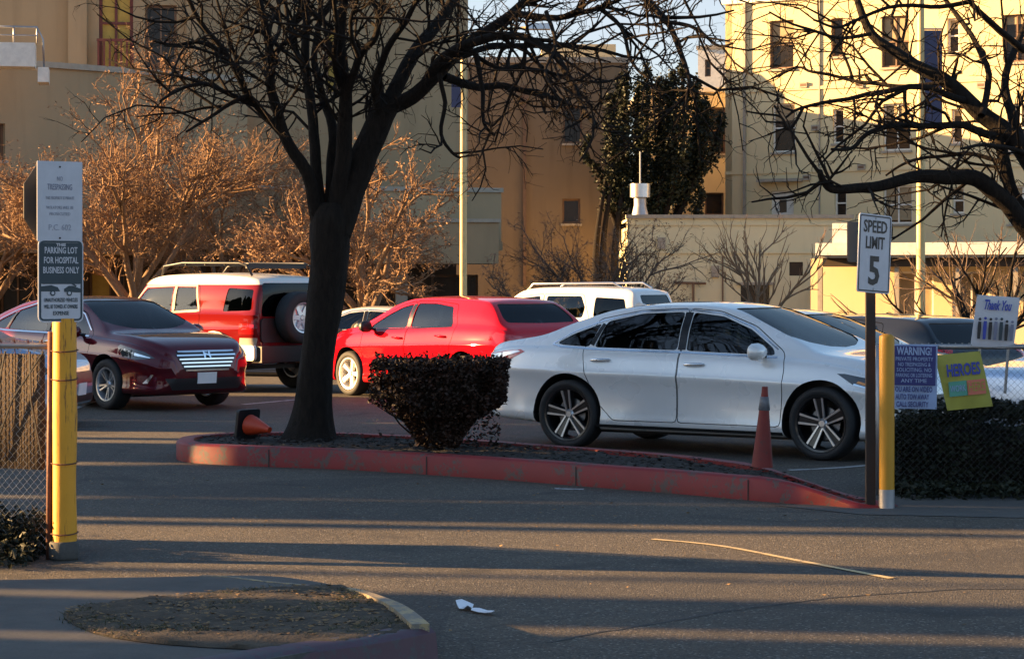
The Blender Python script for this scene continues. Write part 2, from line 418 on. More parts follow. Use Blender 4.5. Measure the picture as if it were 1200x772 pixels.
def make_car(name, label, cat, sp, pm, loc, heading, group='cars parked in the hospital lot', sides=(1, -1), glass='glass', seatm='seat'):
    root = thing(name, label, cat, loc, heading, group)
    B = Body(sp)
    body = mobj('body', B.V, B.Fc, [pm], None)
    inn = M['cabin']
    # cabin hollow: the body's own sections drawn in by the shell thickness
    cx0, cx1 = sp['cabin']; zf = sp.get('floor', .34); V = []; Fc = []; n = 26; k = None
    for i in range(n+1):
        x = lerp(cx0, cx1, i/n); zt, zb, W = B.top(x), B.bot(x), B.W(x)
        half = [(y, z) for y, z in B.section(x)]
        hh = []
        for y, z in half:
            yy = max(0, y-.055) if y > .0 else 0
            zz = min(max(z, zf), zt-.035)
            if z > zt-.2: zz = z-.035
            hh.append((yy*.995, max(zz, zf)))
        hh = [p for p in hh]
        ring = [(0, zf)]+[(min(p[0], 5), p[1]+0.0004*j) for j, p in enumerate(hh[1:-1])]+[(0, zt-.035)]
        # keep order monotone: drop points squashed on the floor
        keep = []
        for j, p in enumerate(ring): keep.append((p[0] if not (p[1] <= zf+.03 and j > 0) else W-.06, p[1]))
        keep[0] = (0, zf)
        ring = keep+[(-y, z) for y, z in reversed(keep[1:-1])]
        k = len(ring); V += [(x, y, z) for y, z in ring]
    for i in range(n):
        for j in range(k): Fc.append((i*k+j, i*k+(j+1) % k, (i+1)*k+(j+1) % k, (i+1)*k+j))
    Fc.append(tuple(range(k))); Fc.append(tuple(n*k+j for j in reversed(range(k))))
    boolop(body, mobj('c', V, Fc, [inn]), 'DIFFERENCE')
    # wheel wells
    mb = MB(); r = sp['wr']; aw = sp.get('archgap', .055)
    for ax in sp['axles']:
        for s in (1, -1):
            Mx = Matrix.Translation((ax, s*(B.W(ax)-.26+.4), r+.01)) @ Matrix.Rotation(math.pi/2, 4, 'X')
            mb.lathe([(.0001, -.4), (r+aw, -.4), (r+aw, .4), (.0001, .4)], 40, Mx)
            
    boolop(body, mb.build('w', M['black'], None, fix=True), 'DIFFERENCE')
    # side window openings and the windshield / rear window openings
    mb = MB()
    for w in sp['win']:
        for s in (1, -1): mb.prism(rounded(w, .035, 2), s*.3, s*1.4)
    boolop(body, mb.build('w', M['satin'], None, fix=True), 'DIFFERENCE')
    for key in ('ws', 'rw'):
        if key not in sp: continue
        a, poly = sp[key]; full = [(u, v) for u, v in poly]+[(u, -v) for u, v in reversed(poly)] if a == 't' else poly
        full = rounded(full, .05, 2); mb = MB()
        if a == 't':
            nn = len(full); zz = sp['belt'][0][1]*0+sp.get('cutz', .8)
            mb.add([(p[0], p[1], zz) for p in full]+[(p[0], p[1], 2.4) for p in full], [tuple(range(nn)), tuple(range(2*nn-1, nn-1, -1))]+[(i, i+nn, (i+1) % nn+nn, (i+1) % nn) for i in range(nn)])
        else:
            sg = 1 if a == 0 else -1; nn = len(full)
            mb.add([(sp['cutx'][key][0], p[0], p[1]) for p in full]+[(sp['cutx'][key][1], p[0], p[1]) for p in full], [tuple(range(nn)), tuple(range(2*nn-1, nn-1, -1))]+[(i, i+nn, (i+1) % nn+nn, (i+1) % nn) for i in range(nn)])
        boolop(body, mb.build('w', M['satin'], None, fix=True), 'DIFFERENCE')
    # doors
    doors = []
    for d in sp['doors']:
        for s in sides:
            mb = MB().prism(rounded(grow(d['p'], -.004), .04, 2), s*.4, s*1.4)
            c = mb.build('w', M['black'], None, fix=True)
            do = dup_raw(body); boolop(do, c, 'INTERSECT'); do.name = d.get('name', 'door'); do.data.name = 'door'; doors.append((do, s, d))
    mb = MB()
    for d in sp['doors']:
        for s in sides: mb.prism(rounded(grow(d['p'], .004), .044, 2), s*.4, s*1.4)
    if sp['doors']: 
        # one door at a time: the outlines touch
        for i, d in enumerate(sp['doors']):
            mb = MB()
            for s in sides: mb.prism(rounded(grow(d['p'], .004), .044, 2), s*.4, s*1.4)
            boolop(body, mb.build('w', M['black'], None, fix=True), 'DIFFERENCE')
    for o in [body]+[d[0] for d in doors]:
        me = o.data; me.polygons.foreach_set('use_smooth', [True]*len(me.polygons)); me.set_sharp_from_angle(angle=R(32)); o.parent = root
    # glass
    gi = 0
    for s in sides:
        for i, w in enumerate(sp['win']):
            par = root
            for do, ds, d in doors:
                if ds == s and i in d.get('win', ()): par = do
            B.patch('window', grow(rounded(w, .035, 2), .002), 90, M[sp.get('wg', {}).get(i, glass)], par, off=-.008, side=s, grid=.12, thick=.0)
    for key, nm in (('ws', 'windshield'), ('rw', 'rear_window')):
        if key not in sp: continue
        a, poly = sp[key]
        if a == 't':
            full = poly+[(u, -v) for u, v in reversed(poly)]
            B.patch(nm, rounded(full, .05, 2), 't', M['ws' if key == 'ws' else sp.get('rg', 'glassd')], root, off=-.008, grid=.12, thick=0)
        else:
            B.patch(nm, rounded([(p[0]*(1 if key == 'rw' else -1), p[1]) for p in poly], .05, 2), a, M['ws' if key == 'ws' else sp.get('rg', 'glassd')], root, off=-.008, grid=.12, thick=0)
    # black surround or chrome along the windows
    for s in sides:
        for st in sp.get('strips', ()):
            B.strip(st['n'], st['p'], st['w'], st.get('a', 90), M[st['m']], root, off=st.get('off', .004), side=s, closed=st.get('closed', False))
        for pt in sp.get('patches', ()):
            B.patch(pt['n'], pt['p'], pt.get('a', 90), M[pt['m']] if isinstance(pt['m'], str) else pt['m'], root, off=pt.get('off', .004), side=s, grid=.045, thick=.015)
    for pt in sp.get('cpatches', ()):
        B.patch(pt['n'], pt['p'], pt['a'], M[pt['m']], root, off=pt.get('off', .004), grid=.045, thick=.02)
    for do, s, d in doors:
        if 'h' in d:
            hx, hz = d['h']; h, n = B.cast(hx, hz, 90)
            pts = [Vector((hx+t, h.y+dy, hz+.004*math.sin(t*9))) for t, dy in ((-.11, .004), (-.085, .032), (0, .038), (.085, .032), (.11, .004))]
            q = MB().tube([Vector((p.x, p.y*s, p.z)) for p in pts], [.010, .014, .016, .014, .010], 8)
            q.build('handle', M[sp.get('hm', 'chrome')] if not sp.get('hbody') else pm, do, angle=60)
    # mirrors
    mx, mz = sp['mirror']; 
    for s in (1, -1):
        h, n = B.cast(mx, mz, 90); y0 = h.y
        e = [Vector((mx+.03+.11*math.cos(a)*(1 if math.cos(a) > 0 else .35), 0, mz+.045+.085*math.sin(a))) for a in [2*math.pi*i/14 for i in range(14)]]
        rg = []
        for yy, sc in ((.07, .45), (.09, .85), (.14, 1.), (.21, .95), (.255, .7), (.27, .3)):
            c = Vector((mx+.02, 0, mz+.045)); rg.append([Vector((c.x+(p.x-c.x)*sc-.02*(yy-.1)*3, (y0+yy)*s, c.z+(p.z-c.z)*sc)) for p in e])
        q = MB().rings(rg); q.build('side_mirror', M[sp['mm']] if 'mm' in sp else pm, root, angle=60, fix=True)
        MB().tube([(mx+.05, (y0-.03)*s, mz), (mx+.03, (y0+.12)*s, mz+.02)], .022, 6).build('mirror_arm', M['black'], root)
    # seats, dashboard, steering wheel
    zs = sp.get('seatz', .44)
    for sx in sp.get('seats', (.15, -.62)):
        for sy in ((-.37, .37)):
            q = MB()
            q.rings([[(sx+.45*a, sy+b*.25, zs-.1+zz) for a, b in ((-.5, -1), (.5, -.9), (.5, .9), (-.5, 1))] for zz in (0, .17)])
            q.rings([[(sx-.22-.28*t+dx, sy+b*ww, zs+.05+.62*t) for dx, b in ((-.07, -1), (.07, -1), (.07, 1), (-.07, 1))] for t, ww in ((0, .24), (.5, .25), (.85, .2), (1, .15))])
            q.rings([[(sx-.51-.06*t+dx, sy+b*ww, zs+.70+.18*t) for dx, b in ((-.045, -1), (.045, -1), (.045, 1), (-.045, 1))] for t, ww in ((0, .11), (.5, .13), (1, .1))])
            q.build('seat', M[seatm], root, angle=40, fix=True)
    dx = sp['dash']; 
    MB().rings([[(dx+a, y*1.25*(.5), z) for a, z in ((-.28, zs-.05), (-.30, zs+.28), (-.12, zs+.36), (.25, zs+.36), (.25, zs-.05))] for y in (-1, 1)]).build('dashboard', M['cabin'], root, fix=True)
    q = MB(); c = Vector((dx-.42, .37, zs+.34)); T = Matrix.Translation(c) @ Matrix.Rotation(R(65), 4, 'Y')
    q.lathe([(.175, -.012), (.19, 0), (.175, .012), (.162, 0)], 24, T, closed=True); q.box((-.17, -.015, -.01), (.17, .015, .01), T); q.build('steering_wheel', M['black'], root, fix=True)
    # wheels
    for i, ax in enumerate(sp['axles']):
        for s in (1, -1):
            tw = sp.get('tw', .225)
            wheel(root, ax, s*(B.W(ax)-tw/2-sp.get('inset', .02)), r, tw, sp['style'], M[sp['rim']], s, steer=sp.get('steer', 0) if i else 0, rr=sp.get('rr', .72))
    MB().box((sp['axles'][0]-.2, -.6, sp['bot'][len(sp['bot'])//2][1]-.03), (sp['axles'][1]+.2, .6, sp['bot'][len(sp['bot'])//2][1]+.05)).build('underbody', M['black'], root)
    for sx, z, a in ((sp['top'][-1][0], sp.get('pf', .5), 0), (sp['top'][0][0], sp.get('pr', .8), 180)):
        if z:
            B.patch('license_plate', [(-.15, z-.07), (.15, z-.07), (.15, z+.07), (-.15, z+.07)], a, M['plate'], root, off=.012, grid=.2, thick=.012)
    return root, B

def bez(*p): return list(p)
SEDAN = dict(
    top=[(-2.455, .60), (-2.44, .93), (-2.40, 1.00), (-2.30, 1.045), (-2.05, 1.085), (-1.75, 1.13), (-1.35, 1.285), (-.9, 1.415), (-.4, 1.462), (0, 1.465), (.35, 1.43), (.8, 1.265), (1.15, 1.10), (1.33, 1.01), (1.7, .955), (2.1, .86), (2.28, .77), (2.37, .66), (2.40, .52)],
    bot=[(-2.455, .50), (-2.43, .36), (-2.3, .28), (-1.9, .25), (-1.0, .19), (1.0, .19), (1.95, .20), (2.25, .22), (2.37, .28), (2.40, .44)],
    plan=[(-2.455, .52), (-2.43, .66), (-2.34, .77), (-2.15, .86), (-1.8, .91), (-1.3, .925), (0, .915), (1.3, .925), (1.7, .915), (2.0, .865), (2.2, .77), (2.33, .62), (2.40, .40)],
    belt=[(-2.40, .93), (-2.0, 1.0), (-1.3, .995), (0, .965), (1.0, .93), (1.4, .905), (1.9, .81), (2.2, .71), (2.35, .6)],
    cabin=(-1.9, 1.25), axles=(-1.335, 1.44), wr=.343, style='split5', rim='alloy', rr=.785,
    win=[[(-.03, .992), (.93, .965), (.90, 1.03), (.62, 1.205), (.30, 1.325), (-.03, 1.362)],
         [(-.13, .995), (-.13, 1.365), (-.6, 1.345), (-.98, 1.265), (-1.06, 1.01)],
         [(-1.12, 1.013), (-1.04, 1.247), (-1.32, 1.145), (-1.50, 1.05), (-1.45, 1.03)]],
    ws=('t', [(1.28, 0), (1.25, .3), (1.16, .55), (1.03, .675), (.35, .535), (.43, .3), (.45, 0)]),
    rw=('t', [(-1.02, 0), (-1.0, .3), (-.94, .5), (-1.48, .62), (-1.68, .5), (-1.76, .25), (-1.78, 0)]),
    doors=[dict(p=[(-.08, .30), (-.08, 1.40), (.26, 1.375), (.66, 1.235), (1.02, 1.0), (1.06, .85), (1.02, .30)], win=(0,), h=(.10, .865)),
           dict(p=[(-.09, .30), (-.80, .30), (-1.02, .50), (-1.13, .80), (-1.17, 1.0), (-1.09, 1.285), (-.62, 1.375), (-.09, 1.40)], win=(1,), h=(-.95, .89))],
    strips=[dict(n='pillar_trim', p=[(-.08, 1.0), (-.08, 1.36)], w=.085, m='satin', off=.0035), dict(n='pillar_trim', p=[(-1.09, 1.03), (-1.01, 1.24)], w=.045, m='satin', off=.0035),
            dict(n='window_trim', p=[(-1.55, 1.035), (-1.45, 1.012), (-1.06, .992), (0, .974), (.96, .945)], w=.018, m='chrome'),
            dict(n='window_trim', p=[(-1.55, 1.04), (-1.33, 1.165), (-1.03, 1.272), (-.62, 1.362), (-.1, 1.386), (.28, 1.352), (.62, 1.228), (.95, 1.02)], w=.014, m='chrome'),
            dict(n='rocker_trim', p=[(-1.0, .245), (1.05, .235)], w=.03, m='black'),
            ],
    patches=[dict(n='headlight', a=62, p=[(1.14, .71), (1.56, .60), (1.66, .63), (1.58, .71), (1.07, .81), (1.0, .81)], m='lensd'),
             dict(n='headlight_strip', a=62, p=[(1.17, .725), (1.33, .68), (1.33, .70), (1.19, .745)], m='amber', off=.01), dict(n='headlight_strip', a=62, p=[(1.14, .705), (1.50, .61), (1.51, .625), (1.15, .722)], m='chrome', off=.01),
             dict(n='tail_light', a=118, p=[(-1.74, .93), (-1.30, .975), (-1.24, .955), (-1.44, .85), (-1.76, .76)], m='red'),
             dict(n='tail_light_lens', a=118, p=[(-1.72, .915), (-1.33, .965), (-1.29, .952), (-1.5, .895), (-1.72, .87)], m='lens', off=.009),
             dict(n='fog_lamp', a=45, p=[(1.10, .36), (1.32, .34), (1.3, .42), (1.12, .43)], m='black')],
    cpatches=[dict(n='grille', a=0, p=[(-.52, .62), (-.45, .48), (.45, .48), (.52, .62)], m='black'), dict(n='grille', a=0, p=[(-.55, .36), (-.5, .27), (.5, .27), (.55, .36)], m='black')],
    mirror=(.78, .955), dash=1.0, pf=.42, pr=.62)

SONATA = dict(SEDAN, style='ten', rim='alloy', wr=.33, rr=.68,
    top=SEDAN['top'][:-5]+[(1.7, .985), (2.05, .93), (2.25, .87), (2.36, .80), (2.41, .70), (2.43, .55)],
    bot=SEDAN['bot'][:-3]+[(2.25, .2), (2.38, .25), (2.43, .40)],
    plan=SEDAN['plan'][:-5]+[(1.7, .92), (2.0, .885), (2.2, .81), (2.35, .69), (2.43, .50)],
    belt=SEDAN['belt'][:-3]+[(1.9, .86), (2.2, .78), (2.4, .66)],
    patches=[dict(n='headlight', a=45, p=[(.66, .70), (.86, .66), (1.12, .68), (.98, .76), (.62, .85), (.58, .82)], m='lensd'),
             dict(n='headlight_strip', a=45, p=[(.68, .775), (.90, .70), (.92, .715), (.69, .80)], m='chrome', off=.01),
             dict(n='headlight_strip', a=45, p=[(.80, .72), (1.05, .68), (1.06, .69), (.84, .75)], m='chrome', off=.01),
             dict(n='tail_light', a=118, p=[(-1.74, .93), (-1.36, .975), (-1.30, .955), (-1.48, .84), (-1.76, .76)], m='red'),
             dict(n='fog_lamp', a=45, p=[(.95, .36), (1.02, .36), (1.10, .47), (1.07, .475)], m='chrome')],
    cpatches=[dict(n='grille', a=0, p=[(-.44, .765), (-.47, .72), (-.34, .51), (.34, .51), (.47, .72), (.44, .765)], m='black'),
              dict(n='grille', a=0, p=[(-.62, .42), (-.52, .27), (.52, .27), (.62, .42)], m='black')]
             +[dict(n='grille_bar', a=0, p=[(-w, z-.010), (w, z-.010), (w, z+.010), (-w, z+.010)], m='chrome', off=.016) for z, w in ((.757, .44), (.71, .46), (.663, .43), (.616, .40), (.569, .37), (.522, .34))]
             +[dict(n='emblem', a=0, p=[(-.062, .67), (-.045, .67), (-.030, .695), (.02, .71), (.028, .67), (.045, .67), (.062, .76), (.045, .76), (.030, .735), (-.02, .72), (-.028, .76), (-.045, .76)], m='chrome', off=.026)],
    pf=.42)
HATCH = dict(
    top=[(-2.22, .60), (-2.20, .93), (-2.14, 1.01), (-2.00, 1.10), (-1.66, 1.365), (-1.55, 1.41), (-1.1, 1.445), (-.4, 1.46), (.05, 1.45), (.45, 1.37), (.95, 1.135), (1.15, 1.045), (1.6, .97), (1.95, .87), (2.1, .78), (2.17, .68), (2.20, .52)],
    bot=[(-2.22, .50), (-2.20, .36), (-2.05, .27), (-1.8, .24), (-1.0, .19), (1.0, .19), (1.8, .20), (2.05, .22), (2.16, .28), (2.20, .44)],
    plan=[(-2.22, .60), (-2.19, .72), (-2.10, .82), (-1.9, .88), (-1.3, .905), (0, .895), (1.2, .905), (1.6, .89), (1.85, .84), (2.05, .74), (2.15, .61), (2.20, .40)],
    belt=[(-2.15, .98), (-1.9, 1.03), (-1.2, 1.03), (0, .985), (1.0, .945), (1.4, .91), (1.8, .82), (2.05, .72), (2.15, .62)],
    cabin=(-1.75, 1.1), axles=(-1.33, 1.32), wr=.325, style='five', rim='alloyw', rr=.72, roofw=.70,
    win=[[(.03, 1.01), (.88, .985), (.84, 1.04), (.55, 1.19), (.30, 1.29), (.03, 1.345)],
         [(-.07, 1.015), (-.07, 1.355), (-.5, 1.355), (-.92, 1.31), (-1.04, 1.06), (-.98, 1.04)]],
    ws=('t', [(1.10, 0), (1.07, .3), (.98, .55), (.86, .66), (.42, .54), (.50, .3), (.52, 0)]),
    rw=('t', [(-1.68, 0), (-1.67, .3), (-1.64, .52), (-1.90, .62), (-1.98, .6), (-2.0, .3), (-2.01, 0)]),
    doors=[dict(p=[(-.02, .30), (-.02, 1.385), (.30, 1.33), (.62, 1.20), (.98, 1.0), (1.0, .85), (.96, .30)], win=(0,), h=(.14, .87)),
           dict(p=[(-.03, .30), (-.78, .30), (-1.0, .55), (-1.10, .85), (-1.14, 1.05), (-1.0, 1.345), (-.5, 1.388), (-.03, 1.385)], win=(1,), h=(-.86, .91))],
    strips=[dict(n='pillar_trim', p=[(-.02, 1.02), (-.02, 1.345)], w=.085, m='satin', off=.0035), dict(n='window_trim', p=[(-1.04, 1.04), (0, .997), (.90, .965)], w=.02, m='satin')],
    patches=[dict(n='headlight', a=58, p=[(1.05, .74), (1.42, .66), (1.50, .70), (1.36, .80), (1.0, .84)], m='lens'),
             dict(n='tail_light', a=125, p=[(-1.50, .92), (-1.16, .98), (-1.10, .93), (-1.18, .82), (-1.48, .78)], m='red')],
    cpatches=[dict(n='grille', a=0, p=[(-.50, .60), (-.42, .36), (.42, .36), (.50, .60)], m='black')],
    rg='glassd', mirror=(.72, .97), dash=.85, pf=.42, pr=.70, hbody=True, mm='black')
FJ = dict(
    top=[(-2.15, .70), (-2.145, 1.50), (-2.10, 1.66), (-2.0, 1.72), (-1.7, 1.765), (-.8, 1.80), (0, 1.79), (.35, 1.745), (.50, 1.66), (.80, 1.33), (.92, 1.235), (1.2, 1.20), (1.8, 1.15), (2.02, 1.05), (2.10, .92), (2.12, .70)],
    bot=[(-2.15, .60), (-2.14, .52), (-2.0, .44), (-1.0, .36), (1.0, .36), (1.9, .42), (2.08, .5), (2.12, .6)],
    plan=[(-2.15, .74), (-2.13, .82), (-2.05, .875), (-1.85, .90), (-1.0, .91), (1.0, .91), (1.7, .90), (1.95, .86), (2.07, .78), (2.12, .60)],
    belt=[(-2.14, 1.16), (-1.0, 1.17), (.8, 1.16), (1.2, 1.13), (1.8, 1.06), (2.1, .88)], crown=.06, gh=.35, roofw=.80, beltw=.955, hoodw=.93, railf=.90,
    cabin=(-1.98, .85), floor=.6, seatz=.72, axles=(-1.30, 1.38), wr=.39, tw=.26, style='steel', rim='alloy', rr=.60, archgap=.09, inset=-.02, seats=(.0, -.75),
    win=[[(-.22, 1.21), (.72, 1.21), (.66, 1.32), (.42, 1.55), (-.22, 1.575)], [(-.30, 1.21), (-.30, 1.575), (-.74, 1.57), (-.84, 1.23), (-.8, 1.21)],
         [(-1.42, 1.21), (-2.02, 1.23), (-2.01, 1.54), (-1.48, 1.565)]], wg={2: 'glassd'},
    ws=('t', [(.86, 0), (.85, .4), (.80, .72), (.50, .63), (.53, .3), (.535, 0)]), cutz=1.0,
    rw=(180, [(-.72, 1.14), (.72, 1.14), (.67, 1.64), (-.67, 1.64)]), cutx=dict(rw=(-2.6, -1.9)),
    doors=[dict(p=[(-.26, .55), (-.26, 1.62), (.42, 1.60), (.76, 1.30), (.84, 1.1), (.84, .55)], win=(0,), h=(-.08, 1.05)),
           dict(p=[(-.27, .55), (-.80, .55), (-.92, .9), (-.92, 1.25), (-.82, 1.61), (-.27, 1.62)], win=(1,))],
    strips=[dict(n='window_frame', closed=True, p=[(-.27, 1.19), (.76, 1.19), (.70, 1.33), (.44, 1.585), (-.27, 1.605)], w=.035, m='beige'),
            dict(n='window_frame', closed=True, p=[(-.29, 1.19), (-.29, 1.605), (-.76, 1.60), (-.88, 1.22)], w=.035, m='beige')],
    patches=[dict(n='tail_light', a=118, p=[(-1.46+.0, 1.02), (-1.20, 1.03), (-1.20, .88), (-1.46, .87)], m='red'),
             dict(n='rear_corner_cladding', a=90, p=[(-2.13, .82), (-1.84, .82), (-1.80, .52), (-2.1, .55)], m='beige', off=.012)],
    cpatches=[dict(n='grille', a=0, p=[(-.7, .98), (-.7, .82), (.7, .82), (.7, .98)], m='black')],
    mirror=(.60, 1.22), mm='black', dash=.62, pf=.62, pr=0, hm='black')
SUV = dict(FJ,
    top=[(-2.15, .70), (-2.14, 1.15), (-2.05, 1.45), (-1.97, 1.60), (-1.7, 1.655), (-.8, 1.68), (0, 1.67), (.30, 1.62), (.55, 1.47), (1.0, 1.13), (1.15, 1.09), (1.8, 1.03), (2.05, .93), (2.12, .82), (2.14, .6)],
    belt=[(-2.14, 1.05), (-1.0, 1.06), (.8, 1.03), (1.2, 1.0), (1.8, .95), (2.1, .80)], bot=[(-2.15, .55), (-2.14, .45), (-2.0, .34), (-1.0, .28), (1.0, .28), (1.9, .32), (2.08, .4), (2.14, .5)],
    wr=.34, tw=.215, archgap=.07, rim='alloy', style='five', rr=.66, floor=.45, seatz=.58, inset=.02, cabin=(-1.92, 1.02),
    win=[[(-.10, 1.11), (.86, 1.08), (.80, 1.16), (.40, 1.45), (-.10, 1.50)], [(-.24, 1.11), (-.24, 1.50), (-.95, 1.50), (-1.05, 1.30), (-1.0, 1.11)], [(-1.22, 1.12), (-1.24, 1.48), (-1.82, 1.45), (-1.90, 1.18)]],
    ws=('t', [(1.04, 0), (1.02, .4), (.93, .68), (.50, .60), (.54, .3), (.55, 0)]),
    rw=(180, [(-.60, 1.12), (.60, 1.12), (.55, 1.52), (-.55, 1.52)]),
    doors=[dict(p=[(-.17, .42), (-.17, 1.54), (.42, 1.49), (.90, 1.13), (.95, 1.0), (.92, .42)], win=(0,), h=(0, .97)),
           dict(p=[(-.18, .42), (-.85, .42), (-1.08, .75), (-1.14, 1.1), (-1.0, 1.53), (-.18, 1.54)], win=(1,), h=(-.95, .98))],
    strips=[], patches=[dict(n='tail_light', a=130, p=[(-1.20, 1.30), (-1.02, 1.31), (-1.02, .95), (-1.20, .94)], m='red')], mirror=(.70, 1.08), dash=.75, pr=.7)
# ------------------------------------------------------------------ text and flat shapes
def text_obj(name, s, size, mat, parent, loc, rot=(math.pi/2, 0, 0), sx=1., align='CENTER', bold=.0, shear=0., wide=None):
    cu = bpy.data.curves.new(name, 'FONT'); cu.body = s; cu.size = size; cu.align_x = align; cu.align_y = 'CENTER'; cu.extrude = .0008; cu.offset = bold; cu.shear = shear; cu.resolution_u = 2
    o = bpy.data.objects.new('t', cu); COL.objects.link(o); dg = bpy.context.evaluated_depsgraph_get(); dg.update()
    me = bpy.data.meshes.new_from_object(o.evaluated_get(dg)); bpy.data.objects.remove(o); bpy.data.curves.remove(cu)
    me.name = name
    if wide:
        xs = [v.co.x for v in me.vertices]; w = max(xs)-min(xs); sx = wide/w
    for v in me.vertices: v.co.x *= sx
    me.materials.clear(); me.materials.append(mat); me.polygons.foreach_set('material_index', [0]*len(me.polygons))
    n = link(bpy.data.objects.new(name, me), parent); n.location = loc; n.rotation_euler = rot; return n
def rrect(w, h, r, n=4):
    out = []
    for cx, cz, a0 in ((w/2-r, h/2-r, 0), (-w/2+r, h/2-r, 90), (-w/2+r, -h/2+r, 180), (w/2-r, -h/2+r, 270)):
        for k in range(n+1):
            a = R(a0+90*k/n); out.append((cx+r*math.cos(a), cz+r*math.sin(a)))
    return out
def plate(w, h, r, y0, y1, mat, name, parent, n=4): return MB().prism(rrect(w, h, r, n), y0, y1).build(name, mat, parent, fix=True)
def ring2(w, h, r, t, y0, y1, mat, name, parent):
    a = rrect(w, h, r); b = rrect(w-2*t, h-2*t, max(.002, r-t)); n = len(a); V = []; Fc = []
    for y in (y0, y1):
        V += [(p[0], y, p[1]) for p in a]+[(p[0], y, p[1]) for p in b]
    for i in range(n):
        j = (i+1) % n
        Fc += [(i, j, n+j, n+i), (2*n+i, 3*n+i, 3*n+j, 2*n+j), (i, 2*n+i, 2*n+j, j), (n+i, n+j, 3*n+j, 3*n+i)]
    return mobj(name, V, Fc, mat, parent)

# ------------------------------------------------------------------ more materials
def asphalt():
    n = NT('asphalt'); big = n.noise(.35, 4); mid = n.noise(2.5, 5, .65); fine = n.noise(120, 3, .8); streak = n.noise(1.0, 5, .6, n.scaled((.35, 2.2, 1)))
    c = n.ramp(mid, [(.3, (.030, .0245, .018)), (.7, (.056, .045, .032))])
    c = n.mix(n.ramp(big, [(.4, 0), (.62, .5)]), c, (.095, .076, .052))
    c = n.mix(n.ramp(streak, [(.55, 0), (.72, .55)]), c, (.026, .025, .024))
    v = n.n.new('ShaderNodeTexVoronoi'); v.inputs['Scale'].default_value = 85; n.l(n.obj, v.inputs['Vector'])
    w = n.n.new('ShaderNodeTexWhiteNoise'); n.l(v.outputs['Position'], w.inputs['Vector'])
    c = n.mix(n.ramp(w.outputs['Value'], [(.0, .0), (.93, .25), (.975, 1)]), c, (.20, .18, .155))
    c = n.mix(n.ramp(w.outputs['Value'], [(.10, .75), (.2, 0)]), c, (.03, .03, .03))
    # cracks
    cr = n.n.new('ShaderNodeTexVoronoi'); cr.feature = 'DISTANCE_TO_EDGE'; cr.inputs['Scale'].default_value = .33
    wv = n.n.new('ShaderNodeMix'); wv.data_type = 'VECTOR'; wv.inputs[0].default_value = .12
    nn = n.n.new('ShaderNodeTexNoise'); nn.inputs['Scale'].default_value = 2.4; nn.inputs['Detail'].default_value = 6; n.l(n.obj, nn.inputs['Vector'])
    n.l(n.obj, wv.inputs[4]); n.l(nn.outputs['Color'], wv.inputs[5]); n.l(wv.outputs[1], cr.inputs['Vector'])
    c = n.mix(n.ramp(cr.outputs['Distance'], [(.0, .45), (.0045, 0)]), c, (.016, .016, .016))
    st = n.noise(.9, 3, .4, None, 1.5); c = n.mix(n.ramp(st, [(.60, 0), (.74, .6)]), c, (.020, .019, .018))
    pb = n.n.new('ShaderNodeTexVoronoi'); pb.inputs['Scale'].default_value = .16; pb.feature = 'F1'; n.l(n.scaled((1, 1.6, 1)), pb.inputs['Vector']); sp_c = n.n.new('ShaderNodeSeparateColor'); n.l(pb.outputs['Color'], sp_c.inputs[0])
    c = n.mix(n.ramp(sp_c.outputs[0], [(.72, 0), (.73, .35)]), c, (.03, .03, .031))
    n.color(c).set(rough=.82, spec=.35)
    n.bump(n.ramp(v.outputs['Distance'], [(0, 1), (.6, 0)]), .55, .012); return n.m
M['asphalt'] = asphalt()
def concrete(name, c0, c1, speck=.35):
    n = NT(name); a = n.noise(3.5, 6, .65); b = n.noise(60, 3, .7)
    c = n.ramp(a, [(.3, c0), (.7, c1)]); c = n.mix(n.ramp(b, [(.3, speck), (.55, 0)]), c, tuple(x*.5 for x in c0))
    n.color(c).set(rough=.85); n.bump(b, .35, .006); return n.m
M['conc'] = concrete('concrete', (.20, .19, .17), (.30, .285, .255))
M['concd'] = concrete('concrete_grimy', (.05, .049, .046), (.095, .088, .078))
def worn(name, c, under, amt=.5, scale=5, rough=.6, stretch=(1, 1, 1)):
    n = NT(name); v = n.scaled(stretch); a = n.noise(scale, 8, .7, v); b = n.noise(scale*6, 4, .7, v)
    m = n.mix(.4, a, b); f = n.ramp(m, [(amt-.03, 1), (amt+.03, 0)])
    cc = n.ramp(n.noise(scale*.7, 4), [(.3, tuple(x*.8 for x in c)), (.7, c)])
    n.color(n.mix(f, cc, under)).set(rough=rough); n.bump(m, .35, .004); return n.m
M['curbred'] = worn('red_curb_paint', (.24, .011, .010), (.085, .05, .04), .452, 4.5)
M['curbyel'] = worn('yellow_curb_paint', (.40, .30, .15), (.17, .15, .12), .51, 7)
M['curbpur'] = worn('faded_red_curb_paint', (.09, .040, .055), (.06, .055, .06), .48, 5)
M['yellow'] = worn('yellow_post_paint', (.74, .34, .014), (.13, .045, .015), .44, 3.0, .5, (7, 7, .55))
M['yellow2'] = worn('yellow_bollard_paint', (.55, .27, .012), (.25, .16, .03), .33, 3, .5)
M['soil'] = plain('dark_soil', (.020, .015, .011), .95, var=.5, scale=14, bump=.9, bscale=30)
M['dryleaf'] = plain('dry_leaf', (.20, .12, .05), .8, var=.4, scale=3)
M['soil2'] = plain('dry_planter_soil', (.048, .034, .020), .95, var=.55, scale=9, bump=1., bscale=45)
M['galvd'] = plain('weathered_wire', (.06, .06, .062), .6, .5)
M['galv'] = plain('galvanised_wire', (.30, .31, .32), .45, .7)
M['rustpipe'] = plain('rusty_pipe', (.13, .055, .035), .7, .3, bump=.4)
M['screen'] = plain('brown_privacy_screen', (.055, .032, .017), .85, var=.25, scale=5, bump=.5, bscale=90)
